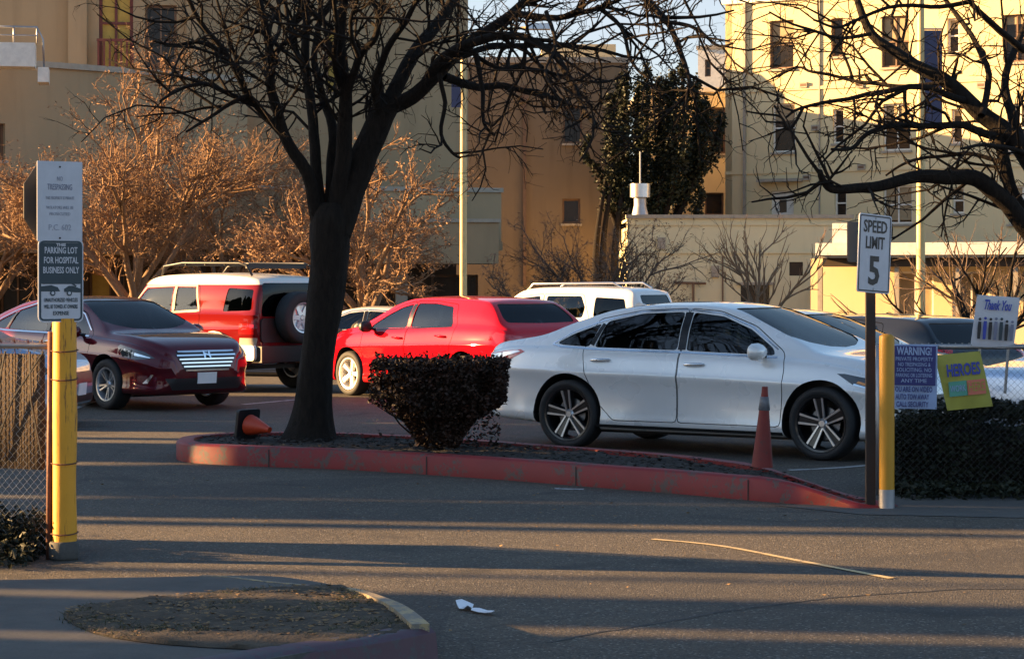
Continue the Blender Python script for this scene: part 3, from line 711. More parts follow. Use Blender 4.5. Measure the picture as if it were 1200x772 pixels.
M['signwhite'] = plain('sign_sheet_white', (.50, .51, .55), .45, var=.06, scale=12)
M['signback'] = plain('sign_back_grey', (.035, .035, .04), .6, .3)
M['ink'] = plain('black_ink', (.012, .012, .014), .45)
M['inkfaint'] = plain('faded_grey_ink', (.27, .29, .35), .5)
M['inkfaintd'] = plain('faded_dark_ink', (.16, .17, .24), .5)
M['navyink'] = plain('dark_blue_green_sign', (.012, .035, .05), .4)
M['stopred'] = plain('stop_red', (.45, .02, .02), .4)
M['darkpost'] = plain('dark_steel_post', (.028, .022, .020), .6, .4, bump=.2)
M['banblue'] = plain('banner_blue', (.02, .026, .15), .5)
M['poleban'] = plain('pole_banner_blue', (.045, .05, .11), .6)
M['banpale'] = plain('banner_pale_blue', (.30, .40, .62), .55)
M['banyel'] = plain('banner_lime_yellow', (.33, .32, .05), .55)
M['banteal'] = plain('banner_teal', (.08, .30, .22), .55)
M['bancoral'] = plain('banner_coral', (.58, .16, .10), .55)
M['banink'] = plain('banner_ink_blue', (.03, .05, .33), .5)
M['cone'] = worn('cone_orange', (.55, .05, .012), (.16, .03, .02), .34, 7, .5)
M['coned'] = worn('cone_dirty_red', (.20, .018, .012), (.10, .025, .02), .40, 6, .6)
M['conegrey'] = plain('cone_grey_collar', (.12, .125, .14), .5, var=.4, scale=20)
M['paper'] = plain('paper_scrap', (.75, .75, .78), .7, var=.05)
M['lineyel'] = worn('road_paint_yellow', (.60, .45, .22), (.10, .09, .08), .42, 8)
M['linewhite'] = worn('road_paint_white', (.50, .50, .50), (.10, .10, .10), .46, 8)
def bark(name, c0, c1, st=(5, 5, 1.2), b=.9, sc=6):
    n = NT(name); v = n.scaled(st); a = n.noise(sc, 6, .7, v, .6)
    n.color(n.ramp(a, [(.3, c0), (.7, c1)])).set(rough=.9, spec=.2); n.bump(a, b, .03); return n.m
M['bark'] = bark('dark_bark', (.007, .005, .004), (.024, .017, .012))
M['twig'] = bark('dark_twigs', (.010, .007, .005), (.028, .019, .013))
M['barktan'] = bark('tan_bark', (.14, .085, .05), (.30, .20, .125), b=.5)
M['twigtan'] = bark('tan_twigs', (.17, .095, .05), (.31, .19, .11), b=.3)
M['twigdry'] = plain('dry_seed_clusters', (.22, .125, .07), .9, var=.5, scale=1.2)
M['twigdull'] = bark('dull_brown_twigs', (.09, .06, .042), (.18, .125, .09), b=.3)
def leafmat(name, c0, c1, sc=1.5):
    n = NT(name); n.color(n.ramp(n.noise(sc, 4), [(.3, c0), (.7, c1)])).set(rough=.6, spec=.3); return n.m
M['leafred'] = leafmat('dark_reddish_leaves', (.014, .010, .006), (.045, .018, .010), 6)
M['leafgrn'] = leafmat('dark_green_leaves', (.006, .009, .005), (.022, .026, .010), 3)
M['ivy'] = leafmat('ivy_leaves', (.005, .008, .004), (.018, .024, .009), 1.2)
M['shadow_cypress'] = leafmat('cypress_green', (.03, .05, .02), (.06, .09, .035), .8)
def stucco(name, c, var=.14, stain=.42):
    n = NT(name); a = n.noise(.35, 5, .6); s = n.noise(1.2, 5, .6, n.scaled((1.6, 1.6, .18))); f = n.noise(35, 3)
    lo = tuple(x*(1-var) for x in c); cc = n.ramp(a, [(.3, lo), (.7, c)])
    cc = n.mix(n.ramp(s, [(.52, 0), (.75, stain)]), cc, tuple(x*.55 for x in c))
    n.color(cc).set(rough=.9, spec=.2); n.bump(f, .25, .01); return n.m
M['st_beige'] = stucco('stucco_grey_beige', (.42, .31, .185))
M['st_beige2'] = stucco('stucco_beige_wall', (.40, .295, .175))
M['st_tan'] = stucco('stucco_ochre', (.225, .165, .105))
M['st_cream'] = stucco('stucco_cream', (.74, .60, .35), .06, .15)
M['st_wing'] = stucco('stucco_pale_olive', (.70, .62, .40), .08, .3)
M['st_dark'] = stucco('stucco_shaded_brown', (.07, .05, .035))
M['white_t'] = plain('white_trim', (.72, .68, .60), .6)
M['cap'] = plain('parapet_cap', (.36, .31, .24), .7)
M['lintel'] = plain('window_frame_brown', (.16, .09, .05), .6)
M['wglass'] = plain('dark_window_glass', (.016, .012, .010), .22, 0, 0, var=.5, scale=1.3, spec=.35)
M['wblind'] = plain('window_blind', (.32, .24, .14), .8)
M['wpaint'] = plain('window_lit_yellow', (.45, .30, .06), .7)  # yellow of sunlight put into the pane colour
M['redwood'] = plain('red_brown_railing', (.15, .035, .025), .6)
M['poleyel'] = plain('lamp_pole_tan', (.52, .40, .18), .5)
M['grass'] = leafmat('short_grass', (.03, .035, .012), (.09, .085, .03), 3)

# ------------------------------------------------------------------ ground
def gz(x, y):
    return -.32*sm((y-35)/7)-.22*sm((x-3.6)/2)*sm((y-22.5)/3)*(1-sm((y-35)/7))
def ground():
    xs = [-600, -200, -80, -40, -25]+[-18+i*1.0 for i in range(38)]+[25, 40, 80, 200, 600]
    ys = [-30, 0, 4]+[6+i for i in range(48)]+[58, 64, 72, 82, 95, 130, 250, 700, 1500]
    V = [(x, y, gz(x, y)) for y in ys for x in xs]; n = len(xs)
    Fc = [(j*n+i, j*n+i+1, (j+1)*n+i+1, (j+1)*n+i) for j in range(len(ys)-1) for i in range(n-1)]
    o = mobj('ground', V, Fc, M['asphalt'], smooth=True); tag(o, kind='structure')
ground()
def smooth_poly(pts, n=6, closed=False):
    P = [Vector(p) for p in pts]; out = []; N = len(P)
    for i in range(N if closed else N-1):
        p0 = P[(i-1) % N] if (closed or i) else P[0]; p1 = P[i]; p2 = P[(i+1) % N]; p3 = P[(i+2) % N] if (closed or i < N-2) else P[-1]
        for k in range(n):
            t = k/n; out.append(.5*((2*p1)+(p2-p0)*t+(2*p0-5*p1+4*p2-p3)*t*t+(3*p1-p0-3*p2+p3)*t**3))
    if not closed: out.append(P[-1])
    return out
# kerbed island: outline in plan, anticlockwise from the left tip along the near side
near = [G(209, 534), G(216, 541), G(290, 546), G(400, 550), G(500, 556), G(600, 563), G(700, 571), G(800, 579), G(900, 588), G(970, 593), G(1008, 596)]
isl = [(p.x, p.y) for p in near]+[(2.86, 16.35), (2.75, 16.85), (2.3, 17.6), (1.5, 19.0), (.5, 20.1), (-.6, 21.2), (-1.7, 21.9), (-2.6, 22.0), (-3.05, 21.6)]
isl = [(p.x, p.y) for p in smooth_poly([Vector((a, b, 0)) for a, b in isl], 4, True)]
def inset(poly, d): return grow(poly, -d)
def kerb_h(x): return .175-.165*sm((x-1.9)/.85)
outer = isl; inner = inset(isl, .16); mid = inset(isl, .022)
MBk = MB(); n = len(outer)
jag = [.004*noise.noise(Vector((p[0]*2, p[1]*2, 0))) for p in outer]
rings = [[(p[0], p[1], -.02) for p in outer], [(p[0], p[1], kerb_h(p[0])-.022+j) for p, j in zip(outer, jag)], [(p[0], p[1], kerb_h(p[0])+j) for p, j in zip(mid, jag)], [(p[0], p[1], kerb_h(p[0])+j) for p, j in zip(inner, jag)], [(p[0], p[1], -.02) for p in inner]]
MBk.rings(rings, cap=False); o = MBk.build('kerb', M['curbred'], angle=50, fix=True); tag(o, kind='structure')
# joints in the kerb: dark gaps standing 2 mm proud
jt = MB()
acc = 0; last = 0
for i in range(1, n):
    acc += (Vector(outer[i])-Vector(outer[i-1])).length
    if acc-last > 1.55 and outer[i][0] < 2.0:
        last = acc; a = Vector(outer[i]); t = (Vector(outer[(i+1) % n])-Vector(outer[i-1])).normalized(); nn = Vector((t.y, -t.x)); h = kerb_h(a.x)
        for c0, c1, c2, c3 in (((a+nn*.003)-t*.006, (a+nn*.003)+t*.006, 0.0, h-.018),):
            jt.add([(c0.x, c0.y, 0), (c1.x, c1.y, 0), (c1.x, c1.y, c3), (c0.x, c0.y, c3)], [(0, 1, 2, 3)])
            d = -nn*.17; u0 = (a-nn*.02)-t*.006; u1 = (a-nn*.02)+t*.006
            jt.add([(u0.x, u0.y, h+.005), (u1.x, u1.y, h+.005), (u1.x+d.x*.85, u1.y+d.y*.85, h+.005), (u0.x+d.x*.85, u0.y+d.y*.85, h+.005)], [(0, 1, 2, 3)])
tag(jt.build('kerb_joint', M['ink']), kind='structure')
# island soil
bm = bmesh.new(); f = bm.faces.new([bm.verts.new((p[0], p[1], 0)) for p in inset(isl, .15)])
for ax, lo, hi, st in ((0, -3.2, 2.9, .12), (1, 16, 22.2, .12)):
    c = lo
    while c < hi:
        co = [0, 0, 0]; co[ax] = c; no = [0, 0, 0]; no[ax] = 1
        bmesh.ops.bisect_plane(bm, geom=bm.verts[:]+bm.edges[:]+bm.faces[:], plane_co=co, plane_no=no); c += st
for v in bm.verts: v.co.z = kerb_h(v.co.x)-.03+.035*noise.noise(v.co*2.3)+.02*noise.noise(v.co*7)
tag(bobj('island_soil', bm, M['soil'], smooth=True), kind='structure')
def inside(p, poly):
    c = False; n = len(poly)
    for i in range(n):
        a, b = poly[i], poly[i-1]
        if (a[1] > p[1]) != (b[1] > p[1]) and p[0] < (b[0]-a[0])*(p[1]-a[1])/(b[1]-a[1])+a[0]: c = not c
    return c
def leaves(name, pts, size, mat, parent=None, seed=1, flat=False, aspect=.55):
    r = random.Random(seed); V = []; Fc = []
    for p in pts:
        s = size*r.uniform(.6, 1.3); a = r.uniform(0, 2*math.pi); u = Vector((math.cos(a), math.sin(a), r.uniform(-.2, .2) if flat else r.uniform(-1, 1))).normalized()
        w = u.cross(Vector((r.gauss(0, .3), r.gauss(0, .3), 1)) if flat else Vector((r.gauss(0, 1), r.gauss(0, 1), r.gauss(0, 1))))
        if w.length < 1e-3: w = u.orthogonal()
        w = w.normalized()*s*aspect*.5; u = u*s*.5; k = len(V); m = u.cross(w).normalized()*s*.08
        V += [p-u, p+w+m, p+u, p-w+m]; Fc.append((k, k+1, k+2, k+3))
    return mobj(name, V, Fc, mat, parent)
r_ = random.Random(5)
P = []
while len(P) < 2600:
    p = (r_.uniform(-3.2, 2.9), r_.uniform(16.2, 22.1))
    if inside(p, inner): P.append(Vector((p[0], p[1], kerb_h(p[0])+r_.uniform(-.02, .02))))
tag(leaves('fallen_leaves', P, .05, M['soil'], seed=3, flat=True), kind='stuff')
P = [Vector((r_.gauss(-1.2, 3.5), r_.uniform(10.5, 21), .006)) for _ in range(420)]
P += [Vector((r_.uniform(-3.2, 2.5), r_.uniform(15, 20.3), .006)) for _ in range(160)]
P = [p for p in P if not inside((p.x, p.y), outer)]
tag(leaves('dry_leaf_litter', P, .028, M['dryleaf'], seed=4, flat=True), kind='stuff')

# road paint line, a patch of white paint, crack and seam lines lying on the ground
M['seam'] = plain('tar_seam', (.016, .015, .014), .7)
def ribbon(name, pts, w, mat, z=.004, jit=0., wob=0.):
    V = []; Fc = []; P = smooth_poly(pts, 24 if wob else 5)
    P = [p+Vector((0, wob*noise.noise(p*3)+wob*.5*noise.noise(p*11), 0)) for p in P]
    for i, p in enumerate(P):
        t = (P[min(i+1, len(P)-1)]-P[max(i-1, 0)]).normalized(); nn = Vector((-t.y, t.x, 0)); ww = w*(1+jit*noise.noise(p*5))/2
        V += [(p.x+nn.x*ww, p.y+nn.y*ww, z+gz(p.x, p.y)), (p.x-nn.x*ww, p.y-nn.y*ww, z+gz(p.x, p.y))]
    for i in range(len(P)-1): Fc.append((2*i+1, 2*i+3, 2*i+2, 2*i))
    return tag(mobj(name, V, Fc, mat), kind='structure')
ribbon('road_marking', [G(765, 632), G(845, 640), G(940, 658), G(1045, 678)], .045, M['lineyel'], .005, .3)
ribbon('road_marking', [G(648, 572.5), G(666, 573.2), G(684, 573.5)], .09, M['linewhite'], .004, .5)
ribbon('pavement_seam', [G(640, 752), G(700, 742), G(800, 724), G(900, 709), G(1010, 697), G(1120, 691), G(1240, 690)], .022, M['seam'], .002, .9, .05)
# parking bay lines far back
for a, b in (((262, 449), (345, 450)), ((285, 474), (352, 468)), ((110, 470), (60, 489))):
    ribbon('road_marking', [G(*a), G((a[0]+b[0])/2, (a[1]+b[1])/2), G(*b)], .10, M['linewhite'], .004, .2)
ribbon('road_marking', [G(925, 551), G(985, 548), G(1040, 543)], .08, M['linewhite'], .004, .2)
# concrete pad right of the island
V = [G(905, 592), G(1010, 603), G(1200, 607), G(1320, 604), (7.2, 17.3, 0), (3.2, 17.5, 0), (2.6, 16.6, 0)]
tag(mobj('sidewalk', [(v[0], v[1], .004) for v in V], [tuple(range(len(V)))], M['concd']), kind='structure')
# lower left: sidewalk, planter of dry soil, kerbs
KZ = .13
def K(px, py): return G(px, py, KZ)
sw = [K(-260, 690), K(-60, 668), K(60, 655), K(160, 661), K(270, 670), K(330, 678), K(250, 682), K(170, 690), K(60, 703), K(-60, 712), K(-260, 730)]
V = [(v.x, v.y, KZ+.004-.12*sm((v.x+2.4)/1.2)) for v in sw]
soilp = [K(75, 718), K(150, 704), K(270, 693), K(350, 688), K(405, 690), K(440, 704), K(470, 722), K(490, 738), K(420, 752), K(340, 762), K(200, 756), K(110, 742)]
# slab the whole corner sits on
slab = [K(-400, 690), K(-60, 664), K(60, 655), K(160, 660), K(260, 668), K(350, 678), K(412, 690), K(450, 706), K(480, 722), K(499, 739)]
slab = [(v.x, v.y) for v in smooth_poly(slab, 4)]
e = Vector(slab[-1])
slab += [(e.x-.10, e.y-.12), (-.95, 9.05), (-1.7, 8.2), (-2.8, 7.2), (-4.2, 6.0), (-9, 5.6), (-9, 11.5)]
def slab_h(x, y): return .006+(KZ-.006)*(1-sm((y-(11.35+.15*(x+2)))/1.15))*1.0 if x > -8 else .006
bm = bmesh.new(); bm.faces.new([bm.verts.new((p[0], p[1], 0)) for p in slab])
for ax, lo, hi, st in ((0, -9, 0, .14), (1, 5.6, 13.5, .14)):
    c = lo
    while c < hi:
        co = [0, 0, 0]; co[ax] = c; no = [0, 0, 0]; no[ax] = 1
        bmesh.ops.bisect_plane(bm, geom=bm.verts[:]+bm.edges[:]+bm.faces[:], plane_co=co, plane_no=no); c += st
for v in bm.verts: v.co.z = slab_h(v.co.x, v.co.y)
be = [e for e in bm.edges if e.is_boundary]; r = bmesh.ops.extrude_edge_only(bm, edges=be)
for v in [g for g in r['geom'] if isinstance(g, bmesh.types.BMVert)]: v.co.z = -.03
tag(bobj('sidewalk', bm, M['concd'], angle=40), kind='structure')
sp_ = [(v.x, v.y) for v in smooth_poly(soilp, 3, True)]
bm = bmesh.new(); bm.faces.new([bm.verts.new((p[0], p[1], 0)) for p in sp_])
for ax, lo, hi, st in ((0, -4, 0, .05), (1, 8.5, 12.5, .05)):
    c = lo
    while c < hi:
        co = [0, 0, 0]; co[ax] = c; no = [0, 0, 0]; no[ax] = 1
        bmesh.ops.bisect_plane(bm, geom=bm.verts[:]+bm.edges[:]+bm.faces[:], plane_co=co, plane_no=no); c += st
for v in bm.verts:
    v.co.z = slab_h(v.co.x, v.co.y)+.004+max(0, .010*noise.noise(v.co*3)+.012*noise.noise(v.co*11)+.010)*(0 if v.is_boundary else 1)
tag(bobj('planter_soil', bm, M['soil2'], smooth=True), kind='structure')
P = []
while len(P) < 2600:
    p = (r_.uniform(-3, -.4), r_.uniform(9.5, 12.2))
    if inside(p, sp_): P.append(Vector((p[0], p[1], slab_h(*p)+r_.uniform(.008, .022))))
tag(leaves('dry_leaf_litter', P[:1500], .03, M['dryleaf'], seed=8, flat=True), kind='stuff')
V = []; Fc = []
for p in P[1500:]:
    if noise.noise(p*2.0) < -.05: continue
    for _ in range(7):
        q = p+Vector((r_.gauss(0, .02), r_.gauss(0, .02), -.01)); a = r_.uniform(0, 6.28); d = Vector((math.cos(a), math.sin(a), 0)); t = Vector((r_.gauss(0, .02), r_.gauss(0, .02), r_.uniform(.008, .024))); k = len(V)
        V += [q-d*.0025, q+d*.0025, q+t]; Fc.append((k, k+1, k+2))
tag(mobj('grass', V, Fc, M['grass']), kind='stuff')
# curved yellow edging between planter and driveway, faded kerb towards the street
yc = [Vector((v.x, v.y, 0)) for v in smooth_poly([K(235, 671), K(300, 680), K(360, 686), K(412, 692), K(450, 707), K(478, 722), K(500, 740)], 5)]
V = []; Fc = []
for i, p in enumerate(yc):
    t = (yc[min(i+1, len(yc)-1)]-yc[max(0, i-1)]).normalized(); nn = Vector((t.y, -t.x, 0)); w = .008+.06*sm((i/len(yc)-.25)/.7)
    z = slab_h(p.x, p.y)+.004+.032*sm((i/len(yc)-.3)/.5); a = p-nn*.0+nn*(-.012); b = p+nn*w
    if nn.x > 0: a, b = p+nn*.012, p-nn*w
    V += [(a.x, a.y, -.02), (a.x, a.y, z), (b.x, b.y, z), (b.x, b.y, -.02)]
for i in range(len(yc)-1):
    for j in range(3): Fc.append((4*i+j, 4*i+j+1, 4*i+5+j, 4*i+4+j))
Fc += [(0, 1, 2, 3), tuple(4*(len(yc)-1)+j for j in (3, 2, 1, 0))]
bm = bmesh.new(); me = bpy.data.meshes.new('t'); me.from_pydata(V, [], Fc); bm.from_mesh(me); tag(bobj('planter_kerb', bm, M['curbyel'], angle=40), kind='structure')
pc = smooth_poly([Vector((e.x+.02, e.y+.02, 0)), Vector((-.62, 9.42, 0)), Vector((-.98, 9.08, 0)), Vector((-1.75, 8.24, 0)), Vector((-2.85, 7.24, 0)), Vector((-4.3, 6.0, 0))], 5)
V = []; Fc = []
for i, p in enumerate(pc):
    t = (pc[min(i+1, len(pc)-1)]-pc[max(0, i-1)]).normalized(); nn = Vector((-t.y, t.x, 0)); nn = nn if nn.x > 0 else -nn
    z = KZ+.014; V += [(p.x+nn.x*.05, p.y+nn.y*.05, -.02), (p.x+nn.x*.03, p.y+nn.y*.03, z-.02), (p.x, p.y, z), (p.x-nn.x*.13, p.y-nn.y*.13, z), (p.x-nn.x*.13, p.y-nn.y*.13, 0)]
for i in range(len(pc)-1):
    for j in range(4): Fc.append((5*i+j, 5*i+j+1, 5*i+6+j, 5*i+5+j))
Fc += [(0, 1, 2, 3, 4), tuple(5*(len(pc)-1)+j for j in (4, 3, 2, 1, 0))]
bm = bmesh.new(); me = bpy.data.meshes.new('t'); me.from_pydata(V, [], Fc); bm.from_mesh(me); tag(bobj('street_kerb', bm, M['curbpur'], angle=40), kind='structure')
# crumpled paper on the drive
def scrap(name, pts, label, h=.03):
    c = sum((Vector(p) for p in pts), Vector())/len(pts); V = [(p[0], p[1], .006+h*abs(noise.noise(Vector(p)*20))) for p in pts]
    bm = bmesh.new(); fc = bm.faces.new([bm.verts.new(v) for v in V]); bmesh.ops.triangulate(bm, faces=[fc]); bmesh.ops.subdivide_edges(bm, edges=bm.edges[:], cuts=2)
    for v in bm.verts: v.co.z = .008+h*abs(noise.noise(v.co*16))
    bmesh.ops.solidify(bm, geom=bm.faces[:], thickness=.002)
    return tag(bobj(name, bm, M['paper'], angle=20), label, 'litter')
scrap('paper_scrap', [G(534, 711), G(555, 711), G(553, 716), G(538, 715.5)], 'small white crumpled paper scrap on the driveway, left one of the two lying together', .05)
scrap('paper_strip', [G(553, 714.5), G(580, 719.5), G(577, 721.5), G(552, 718)], 'thin white paper strip on the driveway, right one of the two lying together', .03)

# ------------------------------------------------------------------ signs and posts
sp0 = G(73, 655); sx, sy = sp0.x, sp0.y
post = thing('sign_post', 'peeling yellow painted post at the left fence end carrying the parking lot sign', 'sign post', (sx, sy, 0))
q = MB(); rg = []
for i in range(40):
    z = .0+1.44*i/39; rg.append([(math.cos(a)*(.072+.006*noise.noise(Vector((math.cos(a)*2, math.sin(a)*2, z*3))))+.012, math.sin(a)*.072, z) for a in [2*math.pi*k/20 for k in range(20)]])
q.rings(rg); q.build('post', M['yellow'], post, angle=60, fix=True)
MB().tube([(-.078, -.01, 0), (-.066, -.01, 1.36)], .019, 8).build('fence_pipe', M['rustpipe'], post, smooth=True)
MB().tube([(.012, -.0, 1.4), (.012, 0, 2.34)], .02, 8).build('sign_pipe', M['darkpost'], post, smooth=True)
for z in (.16, .58, 1.08, 1.25):
    MB().lathe([(.078, -.004), (.086, 0), (.078, .004)], 20, Matrix.Translation((.012, 0, z)) @ Matrix.Rotation(R(6), 4, 'X'), closed=True).build('wire_tie', M['rustpipe'], post)
q = MB(); q.lathe([(.082, 0), (.09, .015), (.088, .1), (.08, .11)], 16, Matrix.Translation((.01, 0, 0))); q.build('footing', M['concd'], post, smooth=True)
# parking sign
th = R(33)
def panel_root(parent, x, z, rz, y=-.05):
    e_ = bpy.data.objects.new('sign_panel', None); link(e_, parent); e_.location = (x, y, z); e_.rotation_euler = (0, 0, rz); return e_
def sign_panel(name, parent, w, h, x, y, z, rz, ry, mat, r=.02):
    o = plate(w, h, r, -.002, .002, mat, name, parent); o.location = (x, y, z); o.rotation_euler = (0, ry, rz); return o
PZ = lambda py: HC+(YH-py)/F*sp0.y
zc = (PZ(281)+PZ(377))/2; hh = PZ(281)-PZ(377); W_ = .283
p1 = sign_panel('sign_panel', post, W_, hh, .005, -.07, zc, th, 0, M['signwhite'], .03)
ring2(W_*.95, hh*.97, .028, .011, -.0035, -.0021, M['navyink'], 'border', p1)
o = plate(W_*.90, hh*.50, .012, -.0038, -.0022, M['navyink'], 'header_field', p1); o.location = (0, 0, hh*.21)
for s, z, wd, sz in (('THIS', .435, .06, .02), ('PARKING LOT', .365, .205, .052), ('FOR HOSPITAL', .245, .215, .052), ('BUSINESS ONLY', .125, .225, .052)):
    text_obj('lettering', s, sz*1.02 if sz > .03 else sz*1.1, M['signwhite'], p1, (0, -.0046, hh*z), wide=wd, bold=.001)
# tow truck pictogram
q = MB(); y0, y1 = -.0042, -.0024
q.prism([(-.125, -.045), (-.125, -.015), (-.06, -.008), (-.02, -.02), (-.005, -.045)], y0, y1)
q.prism([(.02, -.048), (.02, -.03), (.05, -.012), (.075, -.012), (.125, -.03), (.125, -.052)], y0, y1)
q.prism([(.008, .025), (.03, .032), (.10, -.012), (.092, -.018), (.03, .022), (.014, .016)], y0, y1)
q.prism([(-.11, .005), (-.055, .012), (-.05, .005), (-.108, -.003)], y0, y1)
for cx in (-.052, .052): q.lathe([(.0001, 0), (.017, 0), (.017, .0014), (.0001, .0014)], 14, Matrix.Translation((cx, -.0046, -.055)) @ Matrix.Rotation(math.pi/2, 4, 'X'))
o = q.build('tow_pictogram', M['navyink'], p1, fix=True); o.location = (0, 0, -.018)
q = MB()
for cx in (-.052, .052): q.lathe([(.0001, 0), (.009, 0), (.009, .001), (.0001, .001)], 12, Matrix.Translation((cx, -.0064, -.073)) @ Matrix.Rotation(math.pi/2, 4, 'X'))
q.build('pictogram_wheel', M['signwhite'], p1, fix=True)
for s, z in (('UNAUTHORIZED VEHICLES', -.235), ('WILL BE TOWED AT OWNERS', -.315), ('EXPENSE', -.395)):
    text_obj('lettering', s, .032, M['navyink'], p1, (0, -.0035, hh*z), wide=.21 if len(s) > 9 else .10, bold=.0006)
# blank white sign above
zc2 = (PZ(190)+PZ(283))/2; hh2 = PZ(190)-PZ(283)
p2 = sign_panel('sign_panel', post, .283, hh2, .0, -.075, zc2, th, 0, M['signwhite'], .006)
MB().lathe([(.0001, 0), (.006, 0), (.006, .003), (.0001, .003)], 8, Matrix.Translation((0, -.002, hh2*.43)) @ Matrix.Rotation(math.pi/2, 4, 'X')).build('bolt', M['ink'], p2)
MB().lathe([(.0001, 0), (.006, 0), (.006, .003), (.0001, .003)], 8, Matrix.Translation((0, -.002, -hh2*.46)) @ Matrix.Rotation(math.pi/2, 4, 'X')).build('bolt', M['ink'], p2)
for s, z, wd, sz, mk in (('NO', .28, .035, .04, 'inkfaint'), ('TRESPASSING', .175, .155, .05, 'inkfaintd'), ('THIS PROPERTY IS PRIVATE', .04, .18, .026, 'inkfaint'), ('VIOLATORS WILL BE', -.08, .17, .026, 'inkfaint'), ('PROSECUTED', -.16, .13, .026, 'inkfaint'), ('P.C. 602', -.33, .14, .05, 'inkfaint')):
    text_obj('lettering', s, sz, M[mk], p2, (0, -.0035, hh2*z), wide=wd)
# stop sign seen from behind its edge, facing away
oc = [(.17*math.cos(R(22.5+45*k))*1.08, .26*math.sin(R(22.5+45*k))*1.02) for k in range(8)]
p3 = MB().prism([(x*1.25, z) for x, z in oc], -.002, .002).build('octagon_sign_panel', M['signback'], post, fix=True); p3.location = (-.085, .05, zc2+.0); p3.rotation_euler = (0, 0, R(56))
p3['label'] = 'dark back of an octagonal sign facing away'
f3 = MB().prism([(x*1.22, z*.97) for x, z in oc], .0022, .004).build('sign_face', M['stopred'], p3, fix=True)

# speed limit sign
s0 = G(1020, 594); sgn = thing('speed_limit_sign', 'white speed limit 5 sign on a slim dark post behind the yellow bollard', 'road sign', (s0.x, s0.y, 0))
MB().box((-.034, -.025, 0), (.034, .025, 2.02)).build('post', M['darkpost'], sgn)
SZ = lambda py: HC+(YH-py)/F*s0.y
hs = .575; o = plate(.375, hs, .02, -.003, .003, M['signwhite'], 'sign_panel', sgn); o.location = (.012, -.10, (SZ(254)+SZ(341))/2); o.rotation_euler = (0, R(3.2), R(42))
ring2(.355, hs*.965, .018, .009, -.0048, -.0031, M['ink'], 'border', o)
text_obj('lettering', 'SPEED', .125, M['ink'], o, (0, -.0055, hs*.335), wide=.27, bold=.0022)
text_obj('lettering', 'LIMIT', .125, M['ink'], o, (0, -.0055, hs*.13), wide=.215, bold=.0022)
text_obj('lettering', '5', .29, M['ink'], o, (0, -.0055, -hs*.235), wide=.125, bold=.007)
MB().lathe([(.0001, 0), (.008, 0), (.008, .004), (.0001, .004)], 8, Matrix.Translation((0, -.003, hs*.45)) @ Matrix.Rotation(math.pi/2, 4, 'X')).build('bolt', M['steel'], o)
MB().lathe([(.0001, 0), (.008, 0), (.008, .004), (.0001, .004)], 8, Matrix.Translation((0, -.003, -hs*.45)) @ Matrix.Rotation(math.pi/2, 4, 'X')).build('bolt', M['steel'], o)
b_ = plate(.30, .30, .03, -.002, .002, M['signback'], 'back_sign', sgn); b_.location = (-.095, .17, SZ(283)); b_.rotation_euler = (0, 0, R(62))

b0 = G(1035.5, 595); bol = thing('bollard', 'yellow painted steel bollard with a grey base beside the speed limit sign', 'bollard', (b0.x+.02, b0.y-.02, 0))
q = MB().lathe([(.0001, 0), (.058, 0), (.058, .14), (.0001, .14)], 20); q.build('base_sleeve', M['steel'], bol, angle=40)
q = MB().lathe([(.0001, .10), (.055, .10), (.056, .6), (.056, 1.24), (.052, 1.262), (.03, 1.275), (.0001, 1.278)], 24); q.build('post', M['yellow2'], bol, angle=40)

# ------------------------------------------------------------------ chain link fences
def mesh_panel(name, parent, L, z0, z1, cell=.052, rad=.0016, mat='galv'):
    q = MB(); H = z1-z0; nz = int(H/cell*2); nx = int(L/cell)
    for i in range(nx+1):
        pts = []
        for k in range(nz+1):
            pts.append((i*cell+(cell/2 if k % 2 else 0)*(1 if i % 2 == 0 else 1), (.003 if k % 2 else -.003), z0+k*cell/2))
        q.tube(pts, rad, 3, cap=False)
        pts = [((i+1)*cell-(cell/2 if k % 2 else 0), (-.003 if k % 2 else .003), z0+k*cell/2) for k in range(nz+1)]
        q.tube(pts, rad, 3, cap=False)
    return q.build(name, M[mat], parent)
def fence(label, p, rz, L, ztop, zbot, posts, rail=.02, mm='galv'):
    f = thing('chain_link_fence', label, 'fence', (p[0], p[1], 0), rz)
    mesh_panel('wire_mesh', f, L, zbot, ztop, mat=mm)
    MB().tube([(0, 0, ztop+.005), (L, 0, ztop+.005)], rail, 8).build('top_rail', M['galv'], f, smooth=True)
    for x in posts: MB().tube([(x, .03, 0), (x, .03, ztop+.03)], .028, 8).build('fence_post', M['galv'], f, smooth=True)
    q = MB(); i = 0
    while i*.052 < L:
        x = i*.052; q.tube([(x, 0, ztop), (x+.012, 0, ztop+.035)], .002, 3); q.tube([(x+.026, 0, ztop), (x+.014, 0, ztop+.035)], .002, 3); i += 1
    q.build('knuckle_edge', M['galv'], f)
    return f
LF = fence('low chain link fence with a brown screen joining the peeling yellow post', (sx-.09, sy+.03, 0), math.pi-R(24), 3.6, 1.27, .04, (1.9, 3.55))
o = MB(); nn = 60
V = [(.03+3.3*i/nn, .02+.008*noise.noise(Vector((i*.3, z, 0))), z) for z in (.53, .9, 1.225) for i in range(nn+1)]
Fc = [(k*(nn+1)+i, k*(nn+1)+i+1, (k+1)*(nn+1)+i+1, (k+1)*(nn+1)+i) for k in range(2) for i in range(nn)]
bm = bmesh.new(); me = bpy.data.meshes.new('t'); me.from_pydata(V, [], Fc); bm.from_mesh(me); bmesh.ops.solidify(bm, geom=bm.faces[:], thickness=.004)
bobj('privacy_screen', bm, M['screen'], LF, smooth=True).location = (0, -.03, 0)
